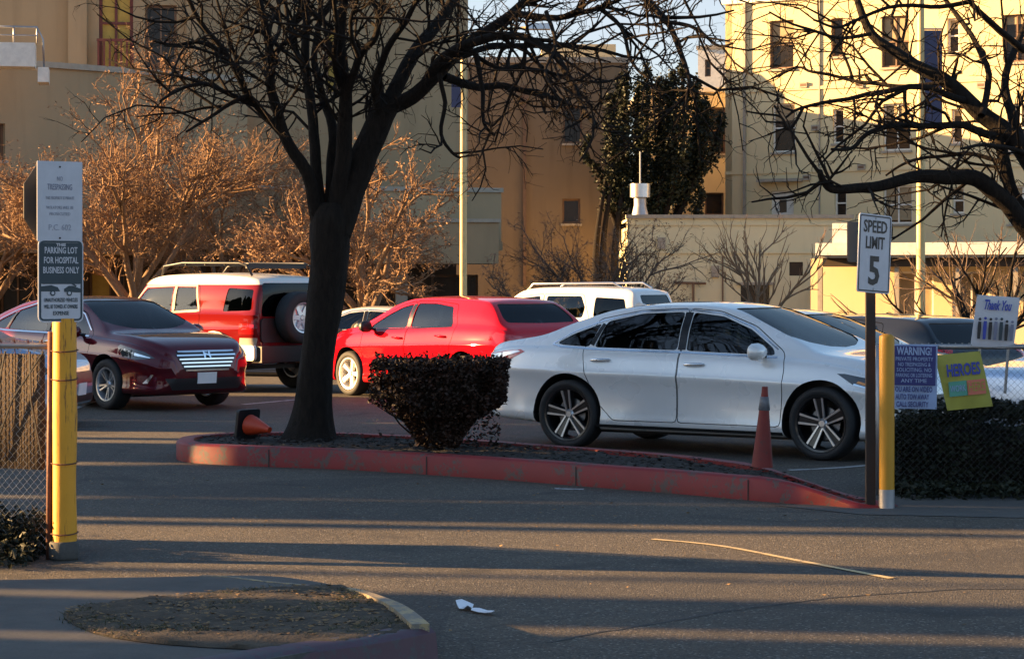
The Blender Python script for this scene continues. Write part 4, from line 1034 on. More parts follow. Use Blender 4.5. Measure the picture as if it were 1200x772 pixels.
for i, (x0, x1) in enumerate(((.12, .03), (.30, .36), (.02, .4))):
    MB().tube([(x0, .02, 1.24), ((x0+x1)/2+.03, .03, .95), (x1, .02, .60)], .006, 5).build('slack_wire', M['ink'], LF)
q = MB()
for i in range(16):
    x = .02+i*.10; q.tube([(x, 0, 1.25), (x+.015, .02, 1.31), (x+.04, -.02, 1.25), (x+.02, 0, 1.22)], .0035, 4)
q.build('wire_tie', M['rustpipe'], LF)
# leafy ground cover under the left fence
P = [Vector((sx-.12-abs(r_.gauss(0, 1))*1.0-.02, sy+r_.gauss(.15, .28), 0)) for _ in range(9000)]
P = [Vector((p.x, p.y+.44*(sx-p.x), 0)) for p in P if p.x > -6.5]
P2 = []
for p in P:
    h = .20+.12*noise.noise(p*2.2)+.03*r_.random(); p.z = r_.uniform(0, h); 
    if p.y < sy+.44*(sx-p.x)-.1: p.z *= .5
    P2.append(p)
hd = thing('low_hedge', 'ragged low dark hedge at the foot of the left chain link fence', 'hedge', (0, 0, 0))
leaves('foliage', P2, .05, M['leafgrn'], hd, seed=21)
q = MB()
for i in range(60):
    p = P2[i*37]; q.tube([(p.x, p.y, 0), (p.x+r_.gauss(0, .03), p.y+r_.gauss(0, .03), p.z+.04)], .004, 4)
q.build('stem', M['twig'], hd)
# right fence
rf0 = (2.86, 17.25); rza = R(-1.5)
RF = fence('chain link fence hung with signs to the right of the yellow bollard', (rf0[0], rf0[1], 0), rza, 4.6, 1.15, .05, (.0, 2.3, 4.55), mm='galvd')
FM = Matrix.Translation((rf0[0], rf0[1], 0)) @ Matrix.Rotation(rza, 4, 'Z')
def on_fence(px, py, dy=-.03):
    Y = rf0[1]; p = A(px, py, Y-.03); return p
# hedge behind the right fence
P = []
for _ in range(26000):
    x = r_.uniform(2.9, 7.6); y = 17.25+r_.uniform(.03, 1.0); top = .62+.13*noise.noise(Vector((x*1.5, y, 0)))+.05*noise.noise(Vector((x*6, y*3, 2)))-.35*max(0, (3.3-x))
    if r_.random() < .35: z = top+r_.gauss(0, .035)
    else: z = r_.uniform(0, top)
    if r_.random() < .45: y = 17.27+abs(r_.gauss(0, .06))
    P.append(Vector((x, y, max(.01, z))))
hd = thing('hedge', 'dense dark hedge growing behind the right chain link fence', 'hedge', (0, 0, 0))
leaves('foliage', P, .055, M['leafgrn'], hd, seed=22)
q = MB(); rg = []
core = [[(3.05+4.5*i/30, y, z*(1+.1*noise.noise(Vector((i*.7, y, z))))) for y, z in ((17.34, .0), (17.38, .42), (17.6, .5), (18.1, .5), (18.25, 0))] for i in range(31)]
q.rings(core); q.build('branch_mass', M['bark'], hd, fix=True)
V0 = []
for i in range(50):
    x = r_.uniform(3.0, 7.4); y = 17.3+r_.random()*.5; V0.append(((x, y, .3), (x+r_.gauss(0, .08), y-.05, .85+r_.gauss(0, .1))))
# grass strip of plants right of bollard, foot of the fence
P = [Vector((r_.uniform(2.95, 7), 17.05+r_.gauss(0, .12), r_.uniform(0, .12))) for _ in range(3000)]
tag(leaves('ground_cover', P, .05, M['leafgrn'], seed=33), kind='stuff')

def banner(name, label, w, h, px, py, mat, tilt=0., shear=0., bow=.02):
    c = on_fence(px, py); root = thing(name, label, 'banner', c); root.rotation_euler = (0, tilt, 0)
    V = []; n = 10
    for j in range(n+1):
        for i in range(n+1):
            u = i/n-.5; v = j/n-.5; V.append((u*w+shear*v, -.01-bow*math.cos(u*3)*math.cos(v*3), v*h))
    Fc = [(j*(n+1)+i, j*(n+1)+i+1, (j+1)*(n+1)+i+1, (j+1)*(n+1)+i) for j in range(n) for i in range(n)]
    bm = bmesh.new(); me = bpy.data.meshes.new('t'); me.from_pydata(V, [], Fc); bm.from_mesh(me); bmesh.ops.solidify(bm, geom=bm.faces[:], thickness=.002)
    bobj('sheet', bm, M[mat], root, smooth=False)
    q = MB()
    for sx_, sz_ in ((-1, 1), (1, 1), (-1, -1), (1, -1)):
        x = sx_*w*.48+shear*sz_*.48; z = sz_*h*.48; q.tube([(x, -.012, z), (x, .04, z+.01)], .004, 4)
    q.build('cable_tie', M['ink'], root)
    return root
s_ = F/rf0[1]
def flat(root, name, mat, w, h, x, z, y=-.037):
    o = MB().box((x-w/2, y, z-h/2), (x+w/2, y+.0015, z+h/2)).build(name, M[mat], root); return o
bn = banner('warning_banner', 'blue and white warning sign tied to the fence nearest the yellow bollard', .37, .50, 1070, 441, 'banpale', R(1), .0)
flat(bn, 'blue_field', 'banblue', .335, .305, 0, .085)
text_obj('lettering', 'WARNING!', .085, M['banpale'], bn, (0, -.040, .195), wide=.27, bold=.002)
for i, (s, w) in enumerate((('PRIVATE PROPERTY', .29), ('NO TRESPASSING &', .25), ('SOLICITING. NO', .27), ('PARKING OR LOITERING', .28), ('ANY TIME', .20))):
    text_obj('lettering', s, .042, M['banpale'], bn, (0, -.040, .135-.042*i), wide=w)
for i, (s, w) in enumerate((('YOU ARE ON VIDEO', .31), ('AUTO TOW AWAY', .26), ('CALL SECURITY', .25))):
    text_obj('lettering', s, .058, M['banblue'], bn, (-.01, -.040, -.10-.058*i), wide=w, bold=.001)
bn = banner('heroes_banner', 'lime yellow banner reading heroes between the blue sign and the hanging white poster', .355, .435, 1129, 446, 'banyel', R(-5.5), -.06)
text_obj('lettering', 'HEROES', .13, M['banink'], bn, (0, -.040, .085), wide=.26, bold=.004)
flat(bn, 'teal_block', 'banteal', .14, .115, -.055, -.055); flat(bn, 'coral_block', 'bancoral', .14, .115, .09, -.055)
text_obj('lettering', 'WORK', .07, M['banpale'], bn, (-.055, -.0395, -.055), wide=.12); text_obj('lettering', 'HERE', .10, M['banyel'], bn, (.09, -.0395, -.055), wide=.12)
bn = banner('thank_you_banner', 'white thank you poster with dark figures standing above the fence top', .335, .40, 1166, 377, 'signwhite', R(4), .025)
text_obj('lettering', 'Thank You', .105, M['banink'], bn, (0, -.040, .125), wide=.21, shear=.4, bold=.003)
r2 = random.Random(3)
for i in range(7):
    x = -.125+.042*i; hgt = .16+.03*r2.random(); q = MB()
    q.prism([(x-.012, -.14), (x-.015, -.14+hgt*.5), (x-.012, -.14+hgt*.8), (x+.012, -.14+hgt*.8), (x+.014, -.14+hgt*.5), (x+.01, -.14)], -.0385, -.0372)
    q.lathe([(.0001, 0), (.011, 0), (.011, .0013), (.0001, .0013)], 10, Matrix.Translation((x, -.0372, -.14+hgt*.92)) @ Matrix.Rotation(math.pi/2, 4, 'X'))
    q.build('figure_print', M[('ink', 'banink', 'ink', 'inkfaintd', 'navyink', 'ink', 'inkfaintd')[i]], bn, fix=True)
MB().tube([(-.1, .02, -.55), (-.1, .0, .2)], .012, 6).build('stake', M['galv'], bn); MB().tube([(.12, .02, -.55), (.12, .0, .2)], .012, 6).build('stake', M['galv'], bn)
# wads of pale cloth stuffed in the fence by the warning sign
q = MB()
bmw = bmesh.new(); bmesh.ops.create_icosphere(bmw, subdivisions=3, radius=1)
for v in bmw.verts: v.co = Vector((v.co.x*.06, v.co.y*.03, v.co.z*.20))*(1+.35*noise.noise(v.co*3.5))
o = bobj('cloth_rag', bmw, M['signwhite'], smooth=True); o.location = on_fence(1045, 434)+Vector((0, .02, 0)); tag(o, 'pale patterned rag hanging on the fence left of the warning sign', 'rag')

# ------------------------------------------------------------------ cones
def cone(name, label, loc, mat, H=.70, r0=.13, base=True, collar=None, lean=(0, 0)):
    root = thing(name, label, 'traffic cone', loc); root.rotation_euler = (lean[0], lean[1], 0)
    q = MB().lathe([(.0001, .02), (r0, .02), (r0*.93, .06), (r0*.30, H*.93), (r0*.27, H), (.0001, H)], 24); q.build('cone_body', M[mat], root, angle=35)
    if base: MB().prism([(a, b) for a, b in rrect(r0*2.9, r0*2.9, .03)], -.0, .03, Matrix.Rotation(R(90), 4, 'X') @ Matrix.Translation((0, -.03, 0))).build('cone_base', M['ink' if base == 'b' else mat], root, fix=True)
    if collar:
        z0, z1 = collar; rr_ = lambda z: r0*lerp(.93, .30, (z-.06)/(H*.93-.06))
        MB().lathe([(rr_(z0)+.001, z0), (rr_(z0)+.006, z0+.004), (rr_(z1)+.006, z1-.004), (rr_(z1)+.001, z1)], 24, closed=True).build('collar', M['conegrey'], root, smooth=True)
    return root
c0 = G(893, 552, .15); cone('traffic_cone', 'tall faded red cone with a grey collar standing on the red kerb', (c0.x, c0.y, kerb_h(c0.x)-.005), 'coned', H=.66, r0=.088, base=False, collar=(.47, .58), lean=(0, R(2)))
c1 = G(290, 514, .15); cc = cone('traffic_cone', 'orange cone with a black base lying on its side by the big tree', (c1.x+.02, c1.y-.1, kerb_h(c1.x)+.12), 'cone', H=.29, r0=.10, base='b')
cc.rotation_euler = (0, R(98), R(-38))
# ------------------------------------------------------------------ trees
class Twigs:
    def __init__(s): s.v = []; s.f = []
    def tube(s, pts, r0, r1, n=3):
        N = len(pts); k0 = len(s.v)
        up = None
        for i, p in enumerate(pts):
            t = (pts[min(i+1, N-1)]-pts[max(i-1, 0)])
            if t.length < 1e-6: t = Vector((0, 0, 1))
            t.normalize()
            if up is None: up = Vector((.3, .2, 1)) if abs(t.z) < .9 else Vector((1, .1, 0))
            x = t.cross(up); x = x.normalized() if x.length > 1e-4 else t.orthogonal().normalized(); y = x.cross(t); up = y
            r = lerp(r0, r1, i/(N-1))
            for k in range(n):
                a = 2*math.pi*k/n; s.v.append(p+x*(math.cos(a)*r)+y*(math.sin(a)*r))
        for i in range(N-1):
            for k in range(n):
                a = k0+i*n+k; b = k0+i*n+(k+1) % n; s.f.append((a, b, b+n, a+n))
        s.f.append(tuple(k0+(N-1)*n+k for k in range(n)))
    def build(s, name, mat, parent): return mobj(name, s.v, s.f, mat, parent, smooth=True)
def rv(r, s=1.): return Vector((r.gauss(0, s), r.gauss(0, s), r.gauss(0, s)))
def wander(r, p, d, L, seg, wig, up):
    pts = [p.copy()]; d = d.normalized()
    for i in range(seg):
        d = (d+rv(r, wig)+Vector((0, 0, up))).normalized(); p = p+d*(L/seg); pts.append(p.copy())
    return pts
def spawn(T, r, pts, rad0, rad1, lv, cfg, keep=None):
    """children along a branch; cfg[lv] = (per metre, length, wiggle, up, angle, radius, sides)"""
    if lv >= len(cfg): return
    dens, Ln, wig, up, ang, rad, sides, t0 = cfg[lv]
    tot = sum((pts[i+1]-pts[i]).length for i in range(len(pts)-1)); n = int(dens*tot+r.random())
    for _ in range(n):
        t = lerp(t0, 1, r.random()); i = min(int(t*(len(pts)-1)), len(pts)-2); f = t*(len(pts)-1)-i
        p = pts[i].lerp(pts[i+1], f); d = (pts[i+1]-pts[i]).normalized(); o = d.cross(rv(r)).normalized()
        a = ang*r.uniform(.6, 1.3); nd = d*math.cos(a)+o*math.sin(a); nd.z += up*.5
        L = Ln*r.uniform(.5, 1.3)*(1-.35*t)
        q = wander(r, p, nd, L, 4 if lv < 2 else 3, wig, up*.12)
        if keep and not keep(q[-1]): continue
        rr = min(rad*r.uniform(.7, 1.2), lerp(rad0, rad1, t)*.8)
        T.tube(q, rr, rr*.4, sides); spawn(T, r, q, rr, rr*.4, lv+1, cfg, keep)
def limb_pts(L, Y0, dy0, dy1, n=4):
    P = [A(a, b, Y0+lerp(dy0, dy1, i/(len(L)-1))) for i, (a, b) in enumerate(L)]
    return smooth_poly(P, n)
def tree_traced(name, label, base, limbs, Y0, cfg, seed, trunk_pts=None, mb='bark', mt='twig', group=None, knob=.06):
    r = random.Random(seed); root = thing(name, label, 'tree', base, 0, group); T = Twigs(); C = Twigs(); off = Vector(base)
    s_ = F/Y0
    if trunk_pts:
        q = MB(); rg = []; P = smooth_poly([Vector((*A(a, b, Y0).xz, w)) for a, b, w in trunk_pts], 6)
        for i, p in enumerate(P):
            rad = p.z/2/s_; rg.append([Vector((p.x+math.cos(t)*rad*(1+.13*noise.noise(Vector((math.cos(t)*1.5, math.sin(t)*1.5, i*.12)))+.10*noise.noise(Vector((math.cos(t)*6, math.sin(t)*6, i*.10)))), Y0+math.sin(t)*rad*(1+.1*noise.noise(Vector((t, 3, i*.12)))), p.y))-off for t in [2*math.pi*k/28 for k in range(28)]])
        q.rings(rg); q.build('trunk', M[mb], root, smooth=True, fix=True)
    for L in limbs:
        pts = limb_pts(L['p'], Y0, L.get('d0', 0), L.get('d', 0)); w0, w1 = L['w']
        so_ = Vector((r.uniform(0, 90), 0, 0)); pts = [p+(noise.noise_vector(p*1.6+so_)*.05+noise.noise_vector(p*4+so_)*.018)*min(1, i/4)-off for i, p in enumerate(pts)]
        n = 10 if w0 > 9 else 7; N = len(pts)
        T.tube(pts, w0/2/s_, w1/2/s_, n)
        spawn(C, r, pts, w0/2/s_, w1/2/s_, L.get('lv', 0), cfg, L.get('keep'))
    T.build('limbs', M[mb], root); C.build('crown', M[mt], root)
    return root
tb = G(370, 516, .15)
CF = [(3.9, 1.35, .25, .25, .95, .018, 4, .22), (4.8, .60, .34, .1, .95, .0135, 3, .10), (8, .24, .36, .0, .9, .0075, 3, .15)]
BT = [dict(p=[(374, 272), (358, 203), (334, 160), (320, 105), (313, 47), (302, -10), (296, -60)], w=(17, 6), d=-.6),
      dict(p=[(334, 160), (305, 127), (287, 109), (262, 60), (232, 15), (205, -30)], w=(10, 4), d=-1.2, d0=-.2),
      dict(p=[(300, 124), (275, 112), (245, 100), (215, 103), (188, 118)], w=(7, 3), d=-1.5, d0=-.4),
      dict(p=[(262, 62), (235, 50), (205, 55), (178, 48)], w=(6, 2.5), d=-1.4, d0=-.8),
      dict(p=[(290, 112), (262, 125), (238, 140), (216, 152)], w=(6, 2.5), d=-1.2, d0=-.6),
      dict(p=[(380, 268), (367, 174), (365, 109), (358, 36), (354, -10), (350, -70)], w=(15, 7), d=.5),
      dict(p=[(365, 110), (350, 70), (338, 30), (333, -20)], w=(9, 4), d=1.2, d0=.3),
      dict(p=[(384, 265), (389, 163), (378, 116), (371, 72), (374, 20), (380, -40)], w=(14, 5), d=1.0),
      dict(p=[(390, 265), (403, 163), (407, 127), (402, 72), (403, 0), (408, -60)], w=(22, 8), d=-.5),
      dict(p=[(404, 125), (414, 95), (422, 62), (440, 40), (450, 0), (458, -50)], w=(11, 5), d=-1.0, d0=-.2),
      dict(p=[(404, 110), (392, 70), (396, 30), (388, -20)], w=(9, 4), d=-1.2, d0=-.2),
      dict(p=[(394, 272), (411, 225), (436, 164), (458, 118)], w=(38, 30), d=.2),
      dict(p=[(450, 135), (476, 78), (505, 40), (530, 0), (548, -45)], w=(20, 10), d=.9, d0=.1),
      dict(p=[(446, 140), (440, 95), (452, 62), (470, 30), (492, -10)], w=(12, 5), d=-.9, d0=.1),
      dict(p=[(458, 125), (483, 112), (512, 87), (556, 50), (600, 15), (640, -12)], w=(21, 8), d=-.4, d0=.2),
      dict(p=[(500, 95), (520, 66), (560, 50), (605, 44), (645, 60), (668, 92), (684, 130), (697, 148)], w=(13, 5), d=-1.6, d0=0),
      dict(p=[(535, 68), (575, 58), (620, 55), (670, 52), (720, 62), (760, 70)], w=(9, 3), d=1.2, d0=.1),
      dict(p=[(520, 90), (560, 102), (600, 104), (640, 112), (672, 130)], w=(11, 4), d=1.4, d0=.1),
      dict(p=[(515, 86), (519, 120), (518, 156), (530, 178), (541, 186)], w=(6, 3), d=-.3, d0=-.3),
      dict(p=[(556, 60), (563, 98), (563, 141), (577, 156)], w=(7, 3), d=-.5, d0=-.2),
      dict(p=[(600, 15), (650, 22), (700, 10), (740, -10)], w=(9, 4), d=-1.2, d0=-.6),
      dict(p=[(620, 2), (680, -18), (740, -10), (774, 18), (796, 54), (806, 84), (816, 112)], w=(11, 4), d=-1.6, d0=-.5),
      dict(p=[(700, 8), (725, 34), (742, 70), (765, 92)], w=(6, 2.5), d=-1.5, d0=-.9),
      dict(p=[(776, 24), (810, 32), (838, 52), (858, 48)], w=(5, 2.5), d=-1.8, d0=-1.3),
      dict(p=[(640, 14), (650, 50), (640, 84), (652, 105)], w=(5, 2.5), d=-1.8, d0=-1.0),
      dict(p=[(545, 55), (580, 80), (610, 82), (650, 90), (700, 96), (736, 84)], w=(6, 2.5), d=.6, d0=0),
      dict(p=[(660, -30), (720, -50), (790, -40), (840, -10)], w=(9, 4), d=.8, d0=0),
      dict(p=[(420, 66), (410, 30), (424, -20)], w=(6, 3), d=-1.8, d0=-1),
      dict(p=[(313, 60), (330, 30), (326, -20)], w=(6, 3), d=.5, d0=-.4),
      dict(p=[(318, 100), (300, 75), (270, 75), (240, 85)], w=(6, 2.5), d=.6, d0=-.3)]
tree_traced('shade_tree', 'big bare dark tree with a thick forked trunk on the red kerbed island', (tb.x, tb.y+.05, .12), BT, tb.y+.05, CF, 11,
            [(362, 526, 96), (363, 516, 74), (364, 502, 58), (368, 470, 43), (371, 430, 40), (377, 380, 41), (383, 330, 42), (386, 300, 45), (387, 275, 48), (387, 255, 46), (388, 238, 30)])
RB = [dict(p=[(1330, 420), (1262, 330), (1200, 261), (1166, 225), (1141, 207), (1110, 203), (1076, 205), (1039, 212), (1000, 219), (974, 218), (964, 206), (961, 196)], w=(26, 6), d=-.8),
      dict(p=[(1240, 270), (1200, 174), (1148, 134), (1108, 94), (1065, 69), (1021, 40), (1003, 0), (996, -40)], w=(26, 5), d=.5),
      dict(p=[(1210, 272), (1188, 225), (1174, 181), (1163, 150)], w=(16, 13), d=.1),
      dict(p=[(1165, 160), (1130, 150), (1094, 145), (1054, 145), (1014, 156), (992, 174), (970, 178)], w=(10, 3), d=-.8),
      dict(p=[(1130, 118), (1085, 105), (1036, 109), (992, 116), (941, 127), (922, 140)], w=(9, 2.5), d=-.5, d0=.1),
      dict(p=[(1108, 96), (1065, 98), (1020, 97), (992, 94), (950, 86), (934, 80), (905, 92)], w=(6, 2.5), d=.6, d0=.1),
      dict(p=[(1200, 174), (1180, 120), (1188, 60), (1210, 0)], w=(13, 6), d=.8),
      dict(p=[(1150, 136), (1160, 90), (1140, 40), (1110, 0), (1100, -30)], w=(9, 4), d=1.2),
      dict(p=[(1070, 72), (1050, 30), (1060, -10)], w=(6, 3), d=1.0, d0=.3),
      dict(p=[(1230, 240), (1215, 190), (1170, 170), (1130, 172)], w=(8, 3), d=-1),
      dict(p=[(1200, 60), (1165, 30), (1137, 0), (1120, -30)], w=(9, 5), d=-1.0, d0=-.5),
      dict(p=[(1137, 2), (1090, 8), (1040, 12), (990, 30), (950, 22)], w=(6, 2.5), d=-1.2, d0=-.8),
      dict(p=[(1174, 190), (1140, 180), (1100, 184), (1060, 192), (1040, 205)], w=(6, 2.5), d=.6),
      dict(p=[(1000, 96), (985, 60), (960, 30), (958, -5)], w=(4, 2), d=.7, d0=.4),
      dict(p=[(1020, 40), (975, 45), (930, 30), (900, 12)], w=(5, 2), d=-.6, d0=0),
      dict(p=[(941, 127), (925, 150), (915, 135), (900, 132), (872, 128)], w=(4, 2), d=-.7, d0=-.5)]
tree_traced('shade_tree', 'bare dark tree reaching in from the right edge above the speed limit sign', (5.25, 18.6, gz(5.25, 18.6)), RB, 18.6,
            [(3.7, 1.0, .27, .1, .9, .016, 4, .08), (5.4, .48, .34, .0, .95, .0105, 3, .10), (7, .2, .38, .0, .9, .0075, 3, .2)], 12,
            [(1325, 585, 90), (1328, 520, 62), (1330, 450, 55), (1328, 410, 48)])

def vase_tree(name, label, px, pyb, Y, H, spread, seed, stems=5, cfg=None, mb='barktan', mt='twigtan', clusters=0, rad=.11, group='bare trees along the hospital front', lean=0, fork=.25, keepf=None, cmat='twigdry', csize=.10):
    r = random.Random(seed); X = (px-600)/F*Y; z0 = gz(X, Y); root = thing(name, label, 'tree', (X, Y, z0), 0, group); T = Twigs(); C = Twigs()
    tp = [Vector((0, 0, 0)), Vector((lean*.3, 0, H*fork*.5)), Vector((lean, 0, H*fork))]
    q = Twigs(); q.tube(smooth_poly(tp, 4), rad*1.25, rad*.95, 12); q.build('trunk', M[mb], root)
    ends = []
    for i in range(stems):
        a = 2*math.pi*i/stems+r.uniform(-.3, .3); p = tp[-1]-Vector((0, 0, r.uniform(0, H*fork*.4)))
        d = Vector((math.cos(a)*spread*.55, math.sin(a)*spread*.55, H*.5)); pts = wander(r, p, d, H*.55*r.uniform(.8, 1.15), 6, .11, .03)
        T.tube(pts, rad*.62, rad*.26, 7); ends.append(pts)
        for _ in range(3):
            j = r.randint(2, 5); dd = (pts[j+1 if j < 6 else 6]-pts[j-1]).normalized()+Vector((math.cos(a+r.uniform(-1.2, 1.2))*.9, math.sin(a+r.uniform(-1.2, 1.2))*.9, .15))
            q2 = wander(r, pts[j], dd, H*.34*r.uniform(.7, 1.2), 5, .16, .05); T.tube(q2, rad*.34, rad*.12, 5); ends.append(q2)
    T.build('limbs', M[mb], root)
    cfg = cfg or [(3.2, H*.24, .18, .35, .8, rad*.16, 3, .25), (4.6, H*.13, .22, .2, .75, rad*.085, 3, .15), (6.5, H*.065, .25, .15, .7, rad*.06, 3, .2)]
    for e in ends: spawn(C, r, e, rad*.4, rad*.2, 0, cfg, keepf)
    C.build('crown', M[mt], root)
    if clusters:
        vs = C.v; P = [vs[r.randrange(len(vs))]+rv(r, .05) for _ in range(clusters)]
        leaves('seed_clusters', P, csize, M[cmat], root, seed=seed, aspect=.32)
    return root
vase_tree('bare_tree', 'wide orange twigged tree left of the yellow post sign, behind the maroon sedan', 150, 400, 56, 6.9, 4.6, 31, 7, clusters=12000, rad=.16, lean=.2)
vase_tree('bare_tree', 'orange twigged tree at the left edge of the photo behind the silver car', -10, 400, 60, 6.0, 3.8, 32, 6, clusters=7500, rad=.13)
vase_tree('bare_tree', 'orange twigged tree rising behind the red and white four by four', 262, 400, 60, 6.4, 4.2, 37, 6, clusters=7500, rad=.13)
vase_tree('bare_tree', 'orange twigged tree with twisting pale trunk just right of the big trunk', 412, 395, 52, 5.0, 4.0, 33, 7, clusters=8000, rad=.16, lean=.25)
vase_tree('bare_tree', 'dull brown bushy bare tree left of the white boxy car roof', 640, 395, 60, 3.4, 3.2, 34, 8, clusters=2200, rad=.09, fork=.12, mb='twigdull', mt='twigdull')
vase_tree('bare_tree', 'tall thin pinkish brown bare tree at the foot of the dark ivy tree', 706, 395, 62, 4.6, 2.6, 35, 8, clusters=1800, rad=.09, fork=.12, mb='twigdull', mt='twigdull')
vase_tree('bare_tree', 'low dull brown bare tree against the left end of the olive wing', 752, 395, 66, 3.2, 2.6, 41, 7, clusters=1400, rad=.08, fork=.12, mb='twigdull', mt='twigdull')
pc_ = [(2.4, .9, .12, .6, .45, .016, 4, .3), (2.6, .4, .15, .5, .5, .010, 3, .3)]
vase_tree('bare_tree', 'small pollarded bare tree by the dark opening in the olive wing', 888, 392, 58, 4.0, 1.7, 36, 6, cfg=pc_, rad=.085, fork=.2, mb='barktan', mt='twigtan')
vase_tree('bare_tree', 'bare tree with many thin tan branches behind the white poster', 1152, 392, 40, 3.7, 2.8, 38, 8, cfg=[(3.2, .9, .14, .35, .6, .016, 4, .25), (3.2, .45, .18, .2, .7, .009, 3, .2), (4, .22, .2, .1, .7, .006, 3, .2)], rad=.09, fork=.2, mb='bark', mt='twigdull')

# clipped bush on the island
bb = G(515, 524, .15); bush = thing('clipped_bush', 'flat topped clipped dark bush on the island beside the big tree', 'bush', (bb.x, bb.y, .14))
r = random.Random(9); P = []
for _ in range(30000):
    z = r.random()**.85*.80+.02
    if z > .42: w = .625; dpt = .45
    elif z > .3: w = lerp(.40, .60, (z-.3)/.12); dpt = .36
    else: w = lerp(.17, .36, (z/.3)**1.3); dpt = .24
    a = r.uniform(0, 6.283); k = r.random()**.42
    x = max(-1, min(1, math.cos(a)*1.25))*w*k; y = math.sin(a)*dpt*k
    v = Vector((x, y, z+.0)); w_ = noise.noise(v*4.5)
    if z > .38: v.x += .03*noise.noise(v*3)
    if z > .42 and k > .72 and w_ < -.12 and not z > .72: continue
    if z > .7: v.z = min(v.z, .81+.02*noise.noise(v*9)+r.gauss(0, .012))
    if x < -.38 and z < .62 and r.random() < .6: continue
    P.append(v)
for _ in range(700):   # sparse lower sprigs
    a = r.choice((-1, 1)); x = a*r.uniform(.12, .55); P.append(Vector((x, r.gauss(0, .15), r.uniform(.03, .42)))) if noise.noise(Vector((x*6, 1, len(P)*.001))) > -.1 else None
for _ in range(60):   # ragged new shoots above the clipped top
    x = r.uniform(-.6, .6); y = r.uniform(-.3, .3); hh_ = r.uniform(.02, .07)
    for k in range(5): P.append(Vector((x+r.gauss(0, .01), y, .81+hh_*k/4)))
leaves('foliage', P, .040, M['leafred'], bush, seed=10, aspect=.7)
T = Twigs()
for i in range(70):
    a = r.uniform(0, 6.28); k = r.random(); T.tube(wander(r, Vector((math.cos(a)*.07, math.sin(a)*.06, 0)), Vector((math.cos(a)*k, math.sin(a)*k*.7, .9)), .75, 6, .14, .02), .011, .004, 4)
T.build('stem', M['twig'], bush)
core = MB().rings([[(math.cos(t)*w*(1+.1*math.sin(3*t)), math.sin(t)*d, z) for t in [2*math.pi*k/16 for k in range(16)]] for w, d, z in ((.10, .09, 0), (.13, .12, .15), (.22, .2, .3), (.45, .3, .44), (.50, .34, .6), (.46, .3, .72))]); core.build('branch_mass', M['twig'], bush)

# ivy covered evergreen
def ivy_tree():
    r = random.Random(77); Y = 82; base = A(742, 395, Y); base.z = gz(base.x, Y); root = thing('ivy_covered_tree', 'dark ivy covered evergreen tree rising behind the olive wing', 'tree', base)
    T = Twigs(); P = []
    def col(pts, rad, n):
        for _ in range(n):
            t = r.random(); i = min(int(t*(len(pts)-1)), len(pts)-2); p = pts[i].lerp(pts[i+1], t*(len(pts)-1)-i)
            rr = rad*(1-.55*t**3)*(1+.6*noise.noise(p*1.3)); d = rv(r).normalized()*rr*r.random()**.4; d.z *= 1.4; P.append(p+d)
    def L(pts, rad, n, w=.12):
        Q = smooth_poly([A(a, b, Y+dy)-base for a, b, dy in pts], 4); T.tube(Q, w, w*.4, 6); col(Q, rad, n)
    for i in range(11):
        x = 712+i*11.5+r.uniform(-4, 4); h = (118, 96, 88, 92, 84, 82, 88, 90, 84, 92, 110)[i]
        L([(742+(x-742)*.35, 300, 0), (742+(x-742)*.8, 220, r.uniform(-.5, .5)), (x, 160, r.uniform(-.9, .9)), (x+r.uniform(-3, 3), h+r.uniform(-8, 14), r.uniform(-1, 1))], .40, 1500)
    L([(735, 300, 0), (712, 235, 0), (700, 200, 0), (684, 182, 0), (690, 160, 0)], .22, 420)
    L([(760, 255, 0), (800, 215, .2), (828, 190, .2), (842, 160, .2), (846, 138, .2)], .30, 900)
    L([(765, 240, 0), (795, 200, .2), (815, 170, .2), (822, 135, .2)], .28, 700)
    L([(815, 250, 0), (822, 232, .2), (820, 222, .2)], .22, 200)
    for x in (700, 708, 722): L([(x, 345, -1.2), (x-2, 300, -1.), (x+3, 250, -.6), (x+12, 200, 0)], .12, 160, .16)
    P = [p+rv(r, .05) for p in P for _ in range(2) if p.z+base.z > 4.1+.7*noise.noise(p*.9)]
    T.build('trunk', M['bark'], root); leaves('crown', P, .125, M['ivy'], root, seed=78, aspect=.8)
ivy_tree()

